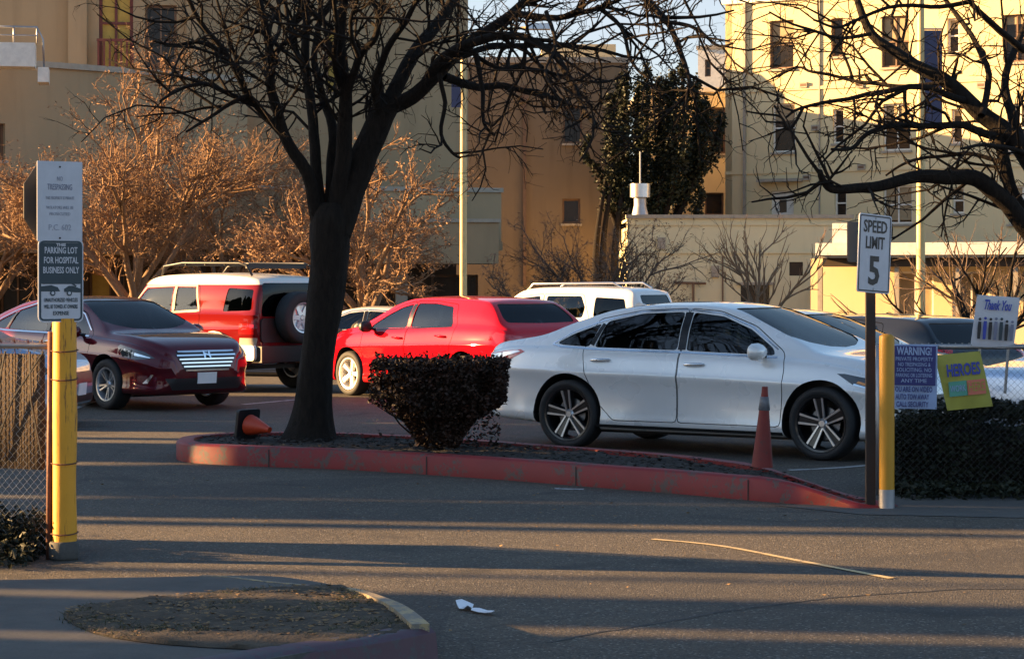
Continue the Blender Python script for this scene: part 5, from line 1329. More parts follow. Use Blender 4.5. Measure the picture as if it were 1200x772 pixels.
# ------------------------------------------------------------------ buildings
class Wall:
    def __init__(s, px0, Y0, ang, L, parent):
        s.p = Vector(((px0-600)/F*Y0, Y0)); s.d = Vector((math.cos(R(ang)), math.sin(R(ang)))); s.n = Vector((s.d.y, -s.d.x)); s.L = L; s.parent = parent; s.holes = []
    def uz(s, px, py):
        k = (px-600)/F; u = (k*s.p.y-s.p.x)/(s.d.x-k*s.d.y); Y = s.p.y+u*s.d.y; return u, HC+(YH-py)/F*Y
    def P(s, u, z, out=0.): q = s.p+s.d*u+s.n*out; return (q.x, q.y, z)
    def hole(s, x0, y0, x1, y1): u0, z1 = s.uz(x0, y0); u1, z0 = s.uz(x1, y1); h = (u0, u1, z0, z1); s.holes.append(h); return h
    def build(s, name, mat, z0, z1, th=.3, u0=0., u1=None):
        u1 = u1 or s.L; H = s.holes; us = sorted({u0, u1}|{a for h in H for a in h[:2]}); zs = sorted({z0, z1}|{a for h in H for a in h[2:]})
        us = [u for u in us if u0 <= u <= u1]; zs = [z for z in zs if z0 <= z <= z1]; V = []; Fc = []
        def quad(a, b, c, d): k = len(V); V.extend((a, b, c, d)); Fc.append((k, k+1, k+2, k+3))
        for i in range(len(us)-1):
            for j in range(len(zs)-1):
                uc, zc = (us[i]+us[i+1])/2, (zs[j]+zs[j+1])/2
                if any(h[0] < uc < h[1] and h[2] < zc < h[3] for h in H): continue
                quad(s.P(us[i], zs[j]), s.P(us[i+1], zs[j]), s.P(us[i+1], zs[j+1]), s.P(us[i], zs[j+1]))
        for a, b, c, d in H:
            quad(s.P(a, c), s.P(a, d), s.P(a, d, -th), s.P(a, c, -th)); quad(s.P(b, c), s.P(b, c, -th), s.P(b, d, -th), s.P(b, d))
            quad(s.P(a, c), s.P(a, c, -th), s.P(b, c, -th), s.P(b, c)); quad(s.P(a, d), s.P(b, d), s.P(b, d, -th), s.P(a, d, -th))
        quad(s.P(u0, z1), s.P(u1, z1), s.P(u1, z1, -th), s.P(u0, z1, -th)); quad(s.P(u0, z0), s.P(u0, z1), s.P(u0, z1, -th), s.P(u0, z0, -th)); quad(s.P(u1, z0), s.P(u1, z0, -th), s.P(u1, z1, -th), s.P(u1, z1))
        quad(s.P(u0, z0, -th), s.P(u0, z1, -th), s.P(u1, z1, -th), s.P(u1, z0, -th))
        return mobj(name, V, Fc, M[mat], s.parent)
    def box(s, name, u0, u1, z0, z1, o0, o1, mat, parent=None):
        V = [s.P(u, z, o) for o in (o0, o1) for u, z in ((u0, z0), (u1, z0), (u1, z1), (u0, z1))]
        return mobj(name, V, [(0, 3, 2, 1), (4, 5, 6, 7), (0, 1, 5, 4), (1, 2, 6, 5), (2, 3, 7, 6), (3, 0, 4, 7)], M[mat], parent or s.parent)
    def window(s, h, frame='white_t', glass='wglass', mid=True, blind=0., cols=1, fw=.07, sill=True, name='window'):
        a, b, c, d = h; V = MB()
        def bx(u0, u1, z0, z1, o0=-.20, o1=-.12):
            V.add([s.P(u, z, o) for o in (o0, o1) for u, z in ((u0, z0), (u1, z0), (u1, z1), (u0, z1))], [(0, 3, 2, 1), (4, 5, 6, 7), (0, 1, 5, 4), (1, 2, 6, 5), (2, 3, 7, 6), (3, 0, 4, 7)])
        bx(a, a+fw, c, d); bx(b-fw, b, c, d); bx(a+fw, b-fw, c, c+fw); bx(a+fw, b-fw, d-fw, d)
        if mid: bx(a+fw, b-fw, (c+d)/2-fw*.4, (c+d)/2+fw*.4, -.19, -.11)
        for i in range(1, cols): u = lerp(a, b, i/cols); bx(u-fw*.4, u+fw*.4, c+fw, d-fw, -.19, -.115)
        o = V.build(name, M[frame], s.parent, fix=True)
        s.box('pane', a, b, c, d, -.24, -.17, glass, o)
        if blind: s.box('blind', a+fw, b-fw, lerp(d, c, blind), d-fw, -.169, -.163, 'wblind', o)
        if sill: s.box('sill', a-.06, b+.06, c-.09, c-.005, -.02, .09, 'cap', o)
        return o

# cream four storey building on the right
rb = thing('hospital_building', 'tall cream hospital building at the upper right with rows of windows', 'building', (0, 0, 0))
w = Wall(850, 90, -31, 22, rb); zt = w.uz(850, 6)[1]
hs_ = [(902, 25, 930, 80), (974, 22, 988, 66), (1033, 20, 1065, 78), (1110, 22, 1124, 62), (1176, 18, 1206, 72),
       (905, 122, 932, 178), (976, 128, 989, 168), (1035, 122, 1067, 176), (1115, 128, 1128, 168), (1180, 122, 1210, 178),
       (978, 220, 992, 256), (1035, 218, 1069, 262), (1116, 220, 1130, 250), (1182, 218, 1214, 262)]
H = [w.hole(*h) for h in hs_]; dh = w.hole(903, 224, 930, 256)
w.build('wall', 'st_cream', -.6, zt, .3)
for i, h in enumerate(H): w.window(h, frame='lintel' if i in (0, 1, 2, 4) else 'white_t', blind=(.45, 0, .5, .3, .2, .35, 0, .4, .2, .3, 0, .9, .5, .4)[i], cols=2 if i in (2, 4, 7, 9, 11, 13) else 1)
o = w.box('roof_door', dh[0], dh[1], dh[2], dh[3], -.2, -.12, 'white_t'); uc = (dh[0]+dh[1])/2; w.box('door_window', uc-.15, uc+.15, dh[3]-.85, dh[3]-.35, -.12, -.10, 'wglass', o)
w.box('cornice', -.1, 22, zt, zt+.28, -.35, .12, 'white_t'); w.box('roof', 0, 22, zt-.3, zt-.02, -12, -.3, 'cap')
w.box('canopy_hood', dh[0]-.4, dh[1]+.4, dh[3]+.35, dh[3]+.47, 0, .5, 'cap')
for k, (px, py) in enumerate(((942, 100), (1008, 100), (956, 150), (1010, 196), (946, 208), (1095, 205), (1150, 100))):
    u, z = w.uz(px, py); o = w.box('vent_box', u-.16, u+.16, z-.11, z+.11, .003, .10, 'cap'); o = w.box('vent_slot', u-.12, u+.12, z-.05, z+.05, .101, .106, 'lintel', o)
for z in (w.uz(850, 110)[1], w.uz(850, 205)[1]): w.box('string_course', 0, 22, z, z+.12, .003, .05, 'st_cream')
w.box('conduit', w.uz(960, 50)[0], w.uz(960, 50)[0]+.05, 1.5, zt-.02, .003, .06, 'cap')
w.box('downpipe', w.uz(872, 50)[0], w.uz(872, 50)[0]+.1, 3, zt, .003, .12, 'cap')
for a, z in ((.0, zt),):
    q0 = w.p; back = Wall(850, 90, 71, 12, rb); back.p = w.p.copy(); back.d = -w.n; back.n = -w.d; 
    V = [back.P(0, -.6), back.P(12, -.6), back.P(12, zt), back.P(0, zt), back.P(0, -.6, -.3), back.P(12, -.6, -.3), back.P(12, zt, -.3), back.P(0, zt, -.3)]
    bm = bmesh.new(); me = bpy.data.meshes.new('t'); me.from_pydata(V, [], [(0, 1, 2, 3), (7, 6, 5, 4), (0, 4, 5, 1), (1, 5, 6, 2), (2, 6, 7, 3), (3, 7, 4, 0)]); bm.from_mesh(me); bobj('side_wall', bm, M['st_cream'], rb)
# recessed wing behind the ivy tree
rw_ = thing('recessed_building', 'shaded cream building part set back between the ivy tree and the cream building', 'building', (0, 0, 0))
w2 = Wall(745, 97, 0, 4.6, rw_); h1 = w2.hole(831, 126, 850, 180); h2 = w2.hole(826, 226, 848, 252); w2.build('wall', 'st_cream', -.6, w2.uz(800, 108)[1]); w2.window(h1, 'lintel'); w2.window(h2, 'lintel', mid=False)
w2.box('cornice', -.05, 4.6, w2.uz(800, 108)[1], w2.uz(800, 108)[1]+.2, -.3, .08, 'white_t'); w2.box('roof', 0, 4.6, w2.uz(800, 108)[1]-.3, w2.uz(800, 108)[1]-.05, -9, -.3, 'cap')
tw = thing('distant_tower', 'small distant pale tower seen through the branches left of the cream building', 'building', (0, 0, 0))
w3 = Wall(818, 130, -12, 1.8, tw); h = w3.hole(826, 70, 833, 90); w3.build('wall', 'white_t', -.3, w3.uz(818, 58)[1], 1.8); w3.window(h, 'lintel', sill=False); w3.box('roof', -.1, 1.9, w3.uz(818, 58)[1], w3.uz(818, 58)[1]+.2, -1.9, .1, 'cap')
# ochre building in the middle
tn = thing('ochre_building', 'plain ochre brown building in the middle behind the lamp pole', 'building', (0, 0, 0))
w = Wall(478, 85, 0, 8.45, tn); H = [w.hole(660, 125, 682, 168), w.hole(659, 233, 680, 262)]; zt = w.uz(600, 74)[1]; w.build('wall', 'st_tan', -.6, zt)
for h in H: w.window(h, 'lintel', mid=False)
w.box('parapet_cap', -.05, 8.5, zt, zt+.22, -.35, .08, 'cap'); w.box('roof', 0, 8.45, zt-.4, zt-.15, -14, -.3, 'cap')
for sgn_, u in ((1, 8.45),):
    o = w.box('side_wall', u-.3, u, -.6, zt-.003, -14, -.302, 'st_tan')
u = w.uz(613, 150)[0]; w.box('downpipe', u, u+.12, 1.5, w.uz(613, 100)[1], .003, .13, 'lintel'); w.box('pipe_box', u-.1, u+.22, w.uz(613, 120)[1], w.uz(613, 112)[1], .003, .2, 'lintel')
w.box('rooftop_caster', 5.2, 8.2, zt-.1, zt+1.25, -11, -5, 'st_cream')  # rooftop block added and sized to raise the shadow on the cream building
# olive low wing
wg = thing('low_wing', 'low pale olive building wing with a moulded cornice and a dark opening', 'building', (0, 0, 0))
w = Wall(735, 78, 0, 7.9, wg); do_ = w.hole(868, 334, 902, 372); ve = w.hole(925, 307, 941, 323); zt = w.uz(800, 256)[1]; w.build('wall', 'st_wing', -.6, zt, .35)
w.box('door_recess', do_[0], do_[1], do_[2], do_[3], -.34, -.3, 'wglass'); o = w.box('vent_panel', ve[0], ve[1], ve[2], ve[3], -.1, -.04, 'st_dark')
for z_, hh_, oo in ((256, .13, .10), (264, .06, .05), (297, .07, .06)): z = w.uz(800, z_)[1]; w.box('cornice', -.05, 7.95, z, z+hh_, -.3 if z_ == 256 else .003, oo, 'cap' if z_ == 256 else 'st_wing')
for px, py in ((775, 285), (838, 318), (955, 345), (760, 340)):
    u, z = w.uz(px, py); w.box('wall_box', u-.14, u+.14, z-.2, z+.2, .003, .12, 'cap')
w.box('conduit', w.uz(846, 300)[0], w.uz(846, 300)[0]+.05, -.3, w.uz(846, 300)[1], .003, .06, 'lintel')
w.box('door_lintel', do_[0]-.15, do_[1]+.15, do_[3], do_[3]+.1, .003, .10, 'cap'); w.box('roof', 0, 7.9, zt-.3, zt-.1, -6, -.35, 'cap')
w.box('side_wall', 0, .3, -.6, zt-.003, -6, -.352, 'st_wing')
q = MB(); u, z = w.uz(812, 332); 
a = Vector(w.P(u, -.3, .15)); q.tube([a, Vector((a.x, a.y, z))], .05, 6); q.tube([Vector((a.x-.7, a.y, z+.03)), Vector((a.x+.45, a.y, z))], .05, 6); q.build('stand_pipe', M['lintel'], wg)
# metal roof ventilator
vp = w.uz(745, 254); v0 = Vector(w.P(vp[0]+.2, zt+.13, -.8)); vt = thing('roof_ventilator', 'shiny metal roof ventilator with a thin mast above the left end of the olive wing', 'ventilator', v0)
MB().lathe([(.0001, 0), (.30, 0), (.22, .35), (.22, .62), (.0001, .62)], 16).build('duct', M['steel'], vt, angle=40); MB().lathe([(.0001, .64), (.36, .64), (.36, 1.12), (.0001, 1.12)], 16).build('cowl', M['alloy'], vt, angle=40); MB().tube([(0, 0, 1.1), (0, 0, 2.3)], .03, 6).build('mast', M['steel'], vt)
# sunlit low entrance block with a flat canopy at right
eb = thing('entrance_block', 'sunlit single storey block with a flat pale canopy roof behind the speed limit sign', 'building', (0, 0, 0))
w = Wall(950, 72, -20, 11, eb); H = [w.hole(1050, 318, 1094, 372), w.hole(1116, 318, 1160, 372)]; zc = w.uz(950, 303)[1]; w.build('wall', 'st_cream', -.6, zc, .3)
for h in H: w.window(h, 'white_t', 'wblind', mid=False, cols=2)
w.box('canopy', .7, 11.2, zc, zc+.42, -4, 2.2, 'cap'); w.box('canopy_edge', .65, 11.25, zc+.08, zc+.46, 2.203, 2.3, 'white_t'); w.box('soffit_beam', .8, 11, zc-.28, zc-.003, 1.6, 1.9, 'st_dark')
for px in (972, 1060, 1130, 1196): u = w.uz(px, 340)[0]; w.box('canopy_post', u, u+.14, -.4, zc-.285, 1.65, 1.8, 'cap')
w.box('roof_box', 1.0, 1.6, zc+.46, zc+1.1, .5, 1.4, 'white_t'); w.box('planter_wall', 3, 9, -.4, .55, 2.2, 2.5, 'st_cream')
# grey beige building on the left
lb = thing('terrace_building', 'grey beige building at upper left with a terrace and a red brown railing', 'building', (0, 0, 0))
wl = Wall(-80, 59, 42, 10.2, lb); zt = wl.uz(60, 80)[1]; H = [wl.hole(-90, 140, 6, 188)]; wl.build('wall', 'st_beige', 2.62, zt, .4); 
wl.window(H[0], 'lintel', mid=False, cols=3)
wl.box('parapet_cap', -.1, 10.3, zt, zt+.16, -.45, .1, 'cap'); wl.box('terrace_floor', 0, 10.2, 2.45, 2.615, -8, 0, 'st_beige'); wl.box('terrace_deck', 0, 10.2, zt-.5, zt-.35, -8, -.4, 'cap')
# upper storeys set back behind the terrace
wu = Wall(-140, 66, 8, 17.6, lb); h1 = wu.hole(116, -30, 156, 84); h2 = wu.hole(170, 6, 207, 92); h3 = wu.hole(382, 34, 397, 110)
wu.build('upper_wall', 'st_beige2', 2.6, 15.5, .35); o = wu.window(h1, 'redwood', 'wpaint', mid=True, cols=2, fw=.1, sill=False); wu.window(h2, 'lintel', cols=2); wu.window(h3, 'lintel', 'wpaint', sill=False)  # first pane's yellow is painted reflection, last window stands for a sunlit wall sliver
q = MB()
u0, u1 = h1[0]+.0, h1[1]; z0 = h1[2]
for i in range(7): u = lerp(u0, u1, i/6); q.add([wu.P(a, z, o) for o in (.4, .46) for a, z in ((u-.03, z0), (u+.03, z0), (u+.03, z0+.85), (u-.03, z0+.85))], [(0, 3, 2, 1), (4, 5, 6, 7), (0, 1, 5, 4), (1, 2, 6, 5), (2, 3, 7, 6), (3, 0, 4, 7)])
q.add([wu.P(a, z, o) for o in (.39, .47) for a, z in ((u0-.05, z0+.852), (u1+.05, z0+.852), (u1+.05, z0+.93), (u0-.05, z0+.93))], [(0, 3, 2, 1), (4, 5, 6, 7), (0, 1, 5, 4), (1, 2, 6, 5), (2, 3, 7, 6), (3, 0, 4, 7)])
q.build('railing', M['redwood'], lb)
wu.box('pilaster', h1[0]-.9, h1[0]-.35, 7.4, 15.4, .003, .25, 'st_beige'); wu.box('pilaster', h2[1]+.3, h2[1]+.7, 7.4, 15.4, .003, .25, 'st_beige')
# ground floor behind: recess with shop like windows
wgf = Wall(-140, 66.3, 0, 17.2, lb); H = [wgf.hole(0, 302, 40, 372), wgf.hole(50, 302, 94, 372), wgf.hole(104, 302, 130, 372), wgf.hole(138, 302, 146, 372), wgf.hole(430, 318, 456, 372), wgf.hole(505, 322, 560, 372)]
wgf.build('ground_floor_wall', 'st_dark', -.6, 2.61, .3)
for i, h in enumerate(H): wgf.window(h, 'lintel', 'wpaint' if i in (2,) else 'wglass', mid=False, cols=2 if i < 2 else 1, sill=False)
# projecting first floor block over the recess
wc = Wall(218, 61, 18, 9.2, lb); z0, z1 = wc.uz(219, 281)[1], wc.uz(219, 238)[1]
wc.box('projecting_storey', 0, 9.1, z0, z1+.4, -5.5, 0, 'st_beige'); wc.box('parapet_cap', -.05, 9.15, z1+.403, z1+.53, -.4, .06, 'cap'); wc.box('fascia_band', -.03, 9.13, z0-.26, z0-.004, -.5, .03, 'st_beige2')
wd = Wall(436, 60.5, 6, 3.6, lb); a0, a1 = wd.uz(587, 309)[1], wd.uz(587, 261)[1]; wd.box('balcony_block', 0, 3.45, a0, a1, -2.5, .2, 'st_beige2'); wd.box('parapet_cap', -.05, 3.5, a1+.003, a1+.10, -2.5, .26, 'cap')
for px in (471, ): u = wd.uz(px, 330)[0]; wd.box('column', u-.15, u+.17, -.5, a0-.004, -.6, -.25, 'cap')
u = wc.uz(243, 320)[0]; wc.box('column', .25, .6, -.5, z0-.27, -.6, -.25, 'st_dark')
# pale lit stair block and railing at the far upper left
q = Wall(-30, 58, 10, 2.0, lb); za, zb_ = q.uz(20, 78)[1], q.uz(20, 50)[1]; q.box('stair_block', .0, 1.55, za, zb_, -.9, 0, 'white_t'); q.box('stair_block', 1.62, 1.9, za-.4, za-.01, -.9, .02, 'white_t')
t_ = MB(); 
for u in (.3, 1.0, 1.6): t_.tube([q.P(u, zb_, -.1), q.P(u, zb_+.42, -.1)], .025, 6)
t_.tube([q.P(.2, zb_+.42, -.1), q.P(1.6, zb_+.42, -.1), q.P(1.75, zb_+.1, -.1), q.P(1.78, za, -.1)], .03, 6); t_.tube([q.P(.2, zb_+.2, -.1), q.P(1.6, zb_+.2, -.1)], .02, 6)
t_.build('stair_railing', M['steel'], lb, smooth=True)

# ------------------------------------------------------------------ lamp poles
def lamp_pole(label, px, Y, wpx, top_py, arm=None, ban=None, armlen=1.3):
    X = (px-600)/F*Y; z0 = gz(X, Y); zt = HC+(YH-top_py)/F*Y; rt = wpx/2*Y/F; root = thing('street_lamp', label, 'street lamp', (X, Y, z0), 0, 'lamp poles in the hospital lot')
    MB().lathe([(.0001, 0), (rt*1.7, 0), (rt*1.7, .35), (.0001, .35)], 12).build('base', M['conc'], root, angle=40)
    MB().lathe([(.0001, .34), (rt*1.08, .34), (rt, (zt-z0)*.5), (rt*.8, zt-z0), (.0001, zt-z0)], 14).build('pole', M['poleyel'], root, angle=50)
    q = MB(); q.tube([(0, 0, zt-z0-.1), (armlen*.5, 0, zt-z0+.1), (armlen, 0, zt-z0+.12)], .035, 6); q.build('arm', M['poleyel'], root, smooth=True)
    MB().rings([[(armlen+a, b, zt-z0+.14+c) for b, c in ((-.14, -.05), (.14, -.05), (.10, .07), (-.10, .07))] for a in (0, .5)]).build('lamp_head', M['alloyw'], root)
    if ban:
        (x0, y0, x1, y1), m = ban; a = A(x0, y0, Y); b = A(x1, y1, Y)
        MB().box((a.x-X, -.02, b.z-z0), (b.x-X, .0, a.z-z0)).build('pole_banner', M[m], root); MB().tube([(0, 0, a.z-z0+.03), (b.x-X, 0, a.z-z0+.03)], .02, 5).build('banner_arm', M['steel'], root)
    return root
lamp_pole('slender tan lamp pole standing behind the red hatchback', 543, 46, 8, 40, ban=((529, 92, 541, 126), 'poleban'))
lamp_pole('stout tan lamp pole with a tall blue banner right of the speed limit sign', 1079, 48, 10, -20, ban=((1081, 36, 1104, 146), 'poleban'))

# ------------------------------------------------------------------ vehicles
def put(px, py, Y=None):
    g = G(px, py); return g
def car_at(fn, wheel_xy, axle_x, side_y, heading):
    """place a car so that the point (axle_x, side_y, 0) of its frame stands at wheel_xy"""
    c, s = math.cos(heading), math.sin(heading); return (wheel_xy[0]-(c*axle_x-s*side_y), wheel_xy[1]-(s*axle_x+c*side_y), gz(*wheel_xy[:2]))
# white sedan: rear right wheel at px (664, 525), heading 34 degrees towards the camera and right
hd_ = R(-33.5); loc = car_at(None, G(663, 525.5), SEDAN['axles'][0], -.915, hd_)
wsed, _ = make_car('sedan', 'white four door sedan with split spoke black wheels beside the red kerbed island', 'car', dict(SEDAN, steer=R(-3)), M['pwhite'], loc, hd_, glass='glasst')
MB().rings([[(-.98+a, b, 1.392+c) for a, b, c in ((-.10, 0, 0), (.10, .018, .012), (.10, -.018, .012))], [(-1.02+a, b, 1.40+c) for a, b, c in ((-.05, 0, .03), (.0, .006, .05), (.0, -.006, .05))]]).build('antenna_fin', M['pwhite'], wsed, fix=True)
hd_ = R(-46); loc = car_at(None, G(122, 480), SONATA['axles'][1], -.915, hd_)
make_car('sedan', 'maroon sedan with a wide chrome barred grille facing right, left of the four by four', 'car', SONATA, M['pmaroon'], loc, hd_)
hd_ = R(180-41); loc = car_at(None, G(251, 459), FJ['axles'][0], .91, hd_)
fj, fb = make_car('four_by_four', 'brick red four by four with a white roof and a spare wheel on its back', 'car', FJ, M['pfj'], loc, hd_)
spw = wheel(fj, 0, 0, .39, .25, 'steel', M['alloy'], 1, rr=.6, name='spare_wheel'); spw.name = 'spare_wheel'; spw.location = (-2.15-.16, .12, 1.12); spw.rotation_euler = (0, 0, R(90))
MB().box((-2.30, -.86, .46), (-2.08, .86, .70)).build('rear_bumper', M['black'], fj)  # bumper coloured black for the shade on the rear
MB().prism(rrect(1.5, .36, .06), -2.175, -2.10, Matrix.Translation((0, 0, .93)) @ Matrix.Rotation(R(-90), 4, 'Z')).build('rear_shade_panel', M['black'], fj, fix=True)  # dark panel laid over the red tailgate in place of shade
for s in (1, -1): MB().prism(rrect(.42, .23, .05), 0, .06, Matrix.Translation((-1.98, s*.885-.03, .60))).build('bumper_corner', M['white_t'], fj, fix=True)
for s in (1, -1):
    for ax in FJ['axles']:
        q = MB(); rg = []
        for k in range(15):
            a = R(-18+216*k/14); c, sn = math.cos(a), math.sin(a); rg.append([(ax+c*rr_, s*y, .40+sn*rr_*.97) for rr_, y in ((.475, .88), (.475, .94), (.535, .93), (.55, .88))])
        q.rings(rg); q.build('fender_flare', M['black'], fj, fix=True, angle=40)
q = MB()
for s in (1, -1): q.tube([(.25, s*.62, 1.76), (.15, s*.66, 1.90), (-.3, s*.67, 1.95), (-1.6, s*.67, 1.94), (-1.75, s*.66, 1.90), (-1.85, s*.64, 1.75)], .018, 6)
for x in (.1, -.35, -.8, -1.25, -1.65): q.tube([(x, -.66, 1.92), (x, .66, 1.92)], .016, 6)
q.build('roof_rack', M['black'], fj, smooth=True); MB().box((-1.72, -.60, 1.86), (-1.66, .60, 1.94)).build('light_bar', M['black'], fj)
hd_ = R(180-50); loc = car_at(None, G(406, 463.5), HATCH['axles'][1], .905, hd_)
make_car('hatchback', 'bright red hatchback with pale five spoke wheels behind the clipped bush', 'car', HATCH, M['pred'], loc, hd_)
hd_ = R(180-30); c, s = math.cos(hd_), math.sin(hd_); p = A(742, 400, 39.5); loc = (p.x-(c*-2.05-s*.88), p.y-(s*-2.05+c*.88), -.10)
sv, svb = make_car('suv', 'white boxy suv with roof rails behind the white sedan', 'car', SUV, M['pwhite2'], loc, hd_, glass='glass')
q = MB()
for s in (1, -1): q.tube([(.3, s*.56, 1.60), (.15, s*.60, 1.72), (-1.5, s*.60, 1.74), (-1.7, s*.58, 1.64)], .018, 6)
q.build('roof_rack', M['alloy'], sv, smooth=True)
hd_ = R(-6); p = A(94, 440, 25.6); loc = (p.x-2.38, p.y+.35, 0)
make_car('sedan', 'silver blue car at the left edge behind the screened fence', 'car', dict(SEDAN, style='ten', win=SEDAN['win']), M['psilver'], loc, hd_)
hd_ = R(-30); p = A(1050, 430, 25.0); loc = (p.x-1.05, p.y+1.2, gz(p.x, p.y)-.06)
make_car('coupe', 'cream white low car partly hidden behind the white sedan bonnet', 'car', dict(SEDAN, style='ten'), M['pcream'], loc, hd_)
hd_ = R(180-55); c, s = math.cos(hd_), math.sin(hd_); p = A(1096, 410, 27.5); loc = (p.x-(c*-2.1-s*.85), p.y-(s*-2.1+c*.85), gz(p.x, p.y)-.02)
make_car('hatchback', 'black hatchback with a glowing red tail light behind the warning banner', 'car', dict(HATCH, patches=[dict(n='tail_light', a=135, p=[(-1.10, 1.03), (-.72, 1.04), (-.70, .90), (-1.08, .88)], m='red')]), M['pblack'], loc, hd_, glass='glass')
hd_ = R(180-20); c, s = math.cos(hd_), math.sin(hd_); p = A(1172, 420, 23.0); loc = (p.x-(c*-2.3-s*.75)+1.0, p.y-(s*-2.3+c*.75)+.5, gz(p.x, p.y)-.08)
make_car('sedan', 'silver car with red tail lights behind the fence at the right edge', 'car', dict(SEDAN, style='ten'), M['psilver'], (7.5, 24.9, gz(6.9, 24.6)-.16), R(24))
p = A(405, 400, 41); make_car('sedan', 'dark navy car between the big trunk and the red hatchback', 'car', dict(SEDAN, style='ten'), M['pnavy'], (p.x-1.6, p.y+.6, -.25), R(-20))
p = A(440, 400, 47); make_car('sedan', 'pale car with only its roof showing above the red hatchback bonnet', 'car', dict(SEDAN, style='ten'), M['pcream'], (p.x, p.y, -.32), R(160))

# ------------------------------------------------------------------ evergreens added out of view west of the lot to cast the long shadows
def shadow_cypress(x, y0, y1, H, seed, z0=0., label=None):
    r = random.Random(seed); yc = (y0+y1)/2; hw = (y1-y0)/2; o = thing('evergreen', label or 'dense dark evergreen added out of view west of the car park to cast shadow', 'tree', (x, yc, 0), 0, 'shadow casting evergreens added west of the car park')
    rg = []; n = 18; K_ = 16; t0 = .0
    for i in range(K_+1):
        t = i/K_; z = lerp(z0, H, t); k = min(1, (1-t)*3.2)**.6 if t > .6 else 1
        k = max(k, .02)
        rg.append([(math.cos(a)*min(hw, 1.3)*k*1.1, math.copysign(abs(math.sin(a))**.6, math.sin(a))*hw*k*(1+.05*noise.noise(Vector((a*2, z*1.6+seed, 0)))), z) for a in [2*math.pi*j/n for j in range(n)]])
    MB().rings(rg).build('crown', M['shadow_cypress'], o, smooth=True, fix=True)
    if z0 > .3: MB().tube([(0, 0, 0), (0, 0, z0+.5)], .16, 8).build('trunk', M['bark'], o)
    P = [Vector((math.cos(a)*min(hw, 1.3), math.sin(a)*hw, z)) for a, z in ((r.uniform(0, 6.28), r.uniform(z0, H*.85)) for _ in range(int(130*(H-z0)*hw)))]
    leaves('foliage', P, .16, M['shadow_cypress'], o, seed=seed)
XC = -26.; SA = 8.0; EL = 12.5
TE = math.tan(R(EL))
def hz(x, z): return (x-XC)*TE+z
def yb(y): return y+(abs(XC))*math.tan(R(SA))
k_ = 0
for y0, y1, H, z0 in ((6.0, 9.3, 9, 0), (9.45, 10.55, 9, 0), (10.68, 11.75, 9, 0), (12.42, 12.62, 7, 0), (14.75, 15.05, 8, 0), (15.24, 16.35, 9.2, 0), (16.75, 19.35, 10.5, 0), (19.85, 22.2, 11, 0), (25.9, 27.6, 9.5, 0), (27.5, 29.6, 8.5, 0), (29.5, 32, hz(-2.5, .35), 0), (31.9, 34.6, hz(-3, .4), 0), (34.5, 37.5, hz(-3, .3), 0)):
    k_ += 1; shadow_cypress(XC+r_.uniform(-.6, .6), yb(y0), yb(y1), H, 100+k_, z0)
# raised crowns added to block the sun above the gaps
for y0, y1, z0, H in ((16.2, 16.9, hz(-1.5, 0), 9), (19.2, 20.0, hz(-1.5, 0), 10), (22.1, 24.1, hz(-.2, 0), 10.8), (23.9, 26.0, hz(-.2, 0), 10.2)):
    k_ += 1; shadow_cypress(XC-1.5, yb(y0), yb(y1), H, 100+k_, z0, 'evergreen with a bare lower trunk added out of view west of the car park to cast shadow')

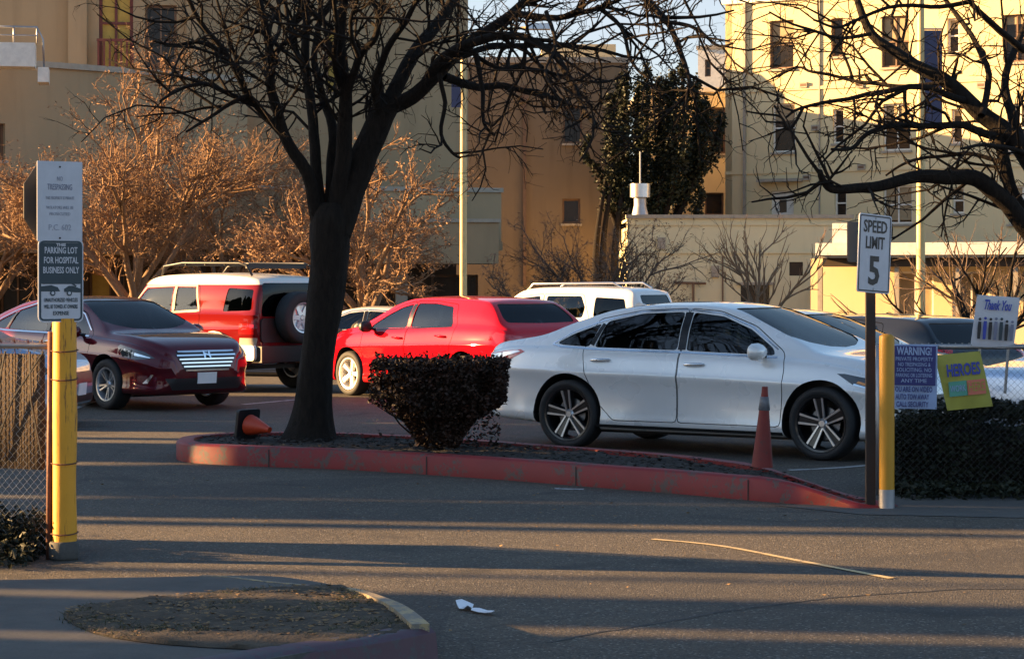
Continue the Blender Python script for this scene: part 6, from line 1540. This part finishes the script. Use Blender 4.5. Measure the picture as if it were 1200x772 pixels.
# ------------------------------------------------------------------ light and camera
wd_ = bpy.data.worlds.new('World'); SC.world = wd_; wd_.use_nodes = True; nt = wd_.node_tree
sky = nt.nodes.new('ShaderNodeTexSky'); sky.sky_type = 'NISHITA'; sky.sun_disc = False; sky.sun_elevation = R(EL); sky.sun_rotation = R(-90+SA); sky.air_density = 1.0; sky.dust_density = .6; sky.ozone_density = 1.8
tc_ = nt.nodes.new('ShaderNodeTexCoord'); mp_ = nt.nodes.new('ShaderNodeMapping'); mp_.inputs['Scale'].default_value = (1, 1, 4); cn_ = nt.nodes.new('ShaderNodeTexNoise'); cn_.inputs['Scale'].default_value = 2.2; cn_.inputs['Detail'].default_value = 7
nt.links.new(tc_.outputs['Generated'], mp_.inputs[0]); nt.links.new(mp_.outputs[0], cn_.inputs['Vector'])
cr_ = nt.nodes.new('ShaderNodeValToRGB'); cr_.color_ramp.elements[0].position = .28; cr_.color_ramp.elements[0].color = (.35, .35, .35, 1); cr_.color_ramp.elements[1].position = .68; cr_.color_ramp.elements[1].color = (1, 1, 1, 1); nt.links.new(cn_.outputs['Fac'], cr_.inputs[0])
sz_ = nt.nodes.new('ShaderNodeSeparateXYZ'); nt.links.new(tc_.outputs['Generated'], sz_.inputs[0]); er_ = nt.nodes.new('ShaderNodeMapRange'); er_.inputs['From Min'].default_value = .32; er_.inputs['From Max'].default_value = .08; nt.links.new(sz_.outputs['Z'], er_.inputs['Value'])
mm_ = nt.nodes.new('ShaderNodeMath'); mm_.operation = 'MULTIPLY'; nt.links.new(cr_.outputs[0], mm_.inputs[0]); nt.links.new(er_.outputs[0], mm_.inputs[1])
mx_ = nt.nodes.new('ShaderNodeMix'); mx_.data_type = 'RGBA'; nt.links.new(mm_.outputs[0], mx_.inputs[0]); nt.links.new(sky.outputs[0], mx_.inputs[6]); mx_.inputs[7].default_value = (2.3, 2.35, 2.75, 1); nt.links.new(mx_.outputs[2], nt.nodes['Background'].inputs[0]); nt.nodes['Background'].inputs[1].default_value = .05
sl = bpy.data.lights.new('sun', 'SUN'); sl.energy = 5; sl.angle = R(.55); sl.color = (1., .60, .25); so = link(bpy.data.objects.new('sun', sl))
to_sun = Vector((-math.cos(R(SA))*math.cos(R(EL)), math.sin(R(SA))*math.cos(R(EL)), math.sin(R(EL)))); so.rotation_euler = to_sun.to_track_quat('Z', 'Y').to_euler(); so.location = (-20, 10, 20)
cam = bpy.data.cameras.new('camera'); cam.sensor_width = 36; cam.lens = 36*F/1200; cam.shift_y = (YH-386)/1200; cam.clip_end = 3000
co = link(bpy.data.objects.new('camera', cam)); co.location = (0, 0, HC); co.rotation_euler = (R(90), 0, 0); SC.camera = co
SC.view_settings.view_transform = 'Standard'; SC.view_settings.look = 'None'; SC.view_settings.gamma = 1; SC.view_settings.exposure = 2.6
SC.cycles.use_denoising = True; SC.cycles.max_bounces = 8; SC.cycles.transparent_max_bounces = 12
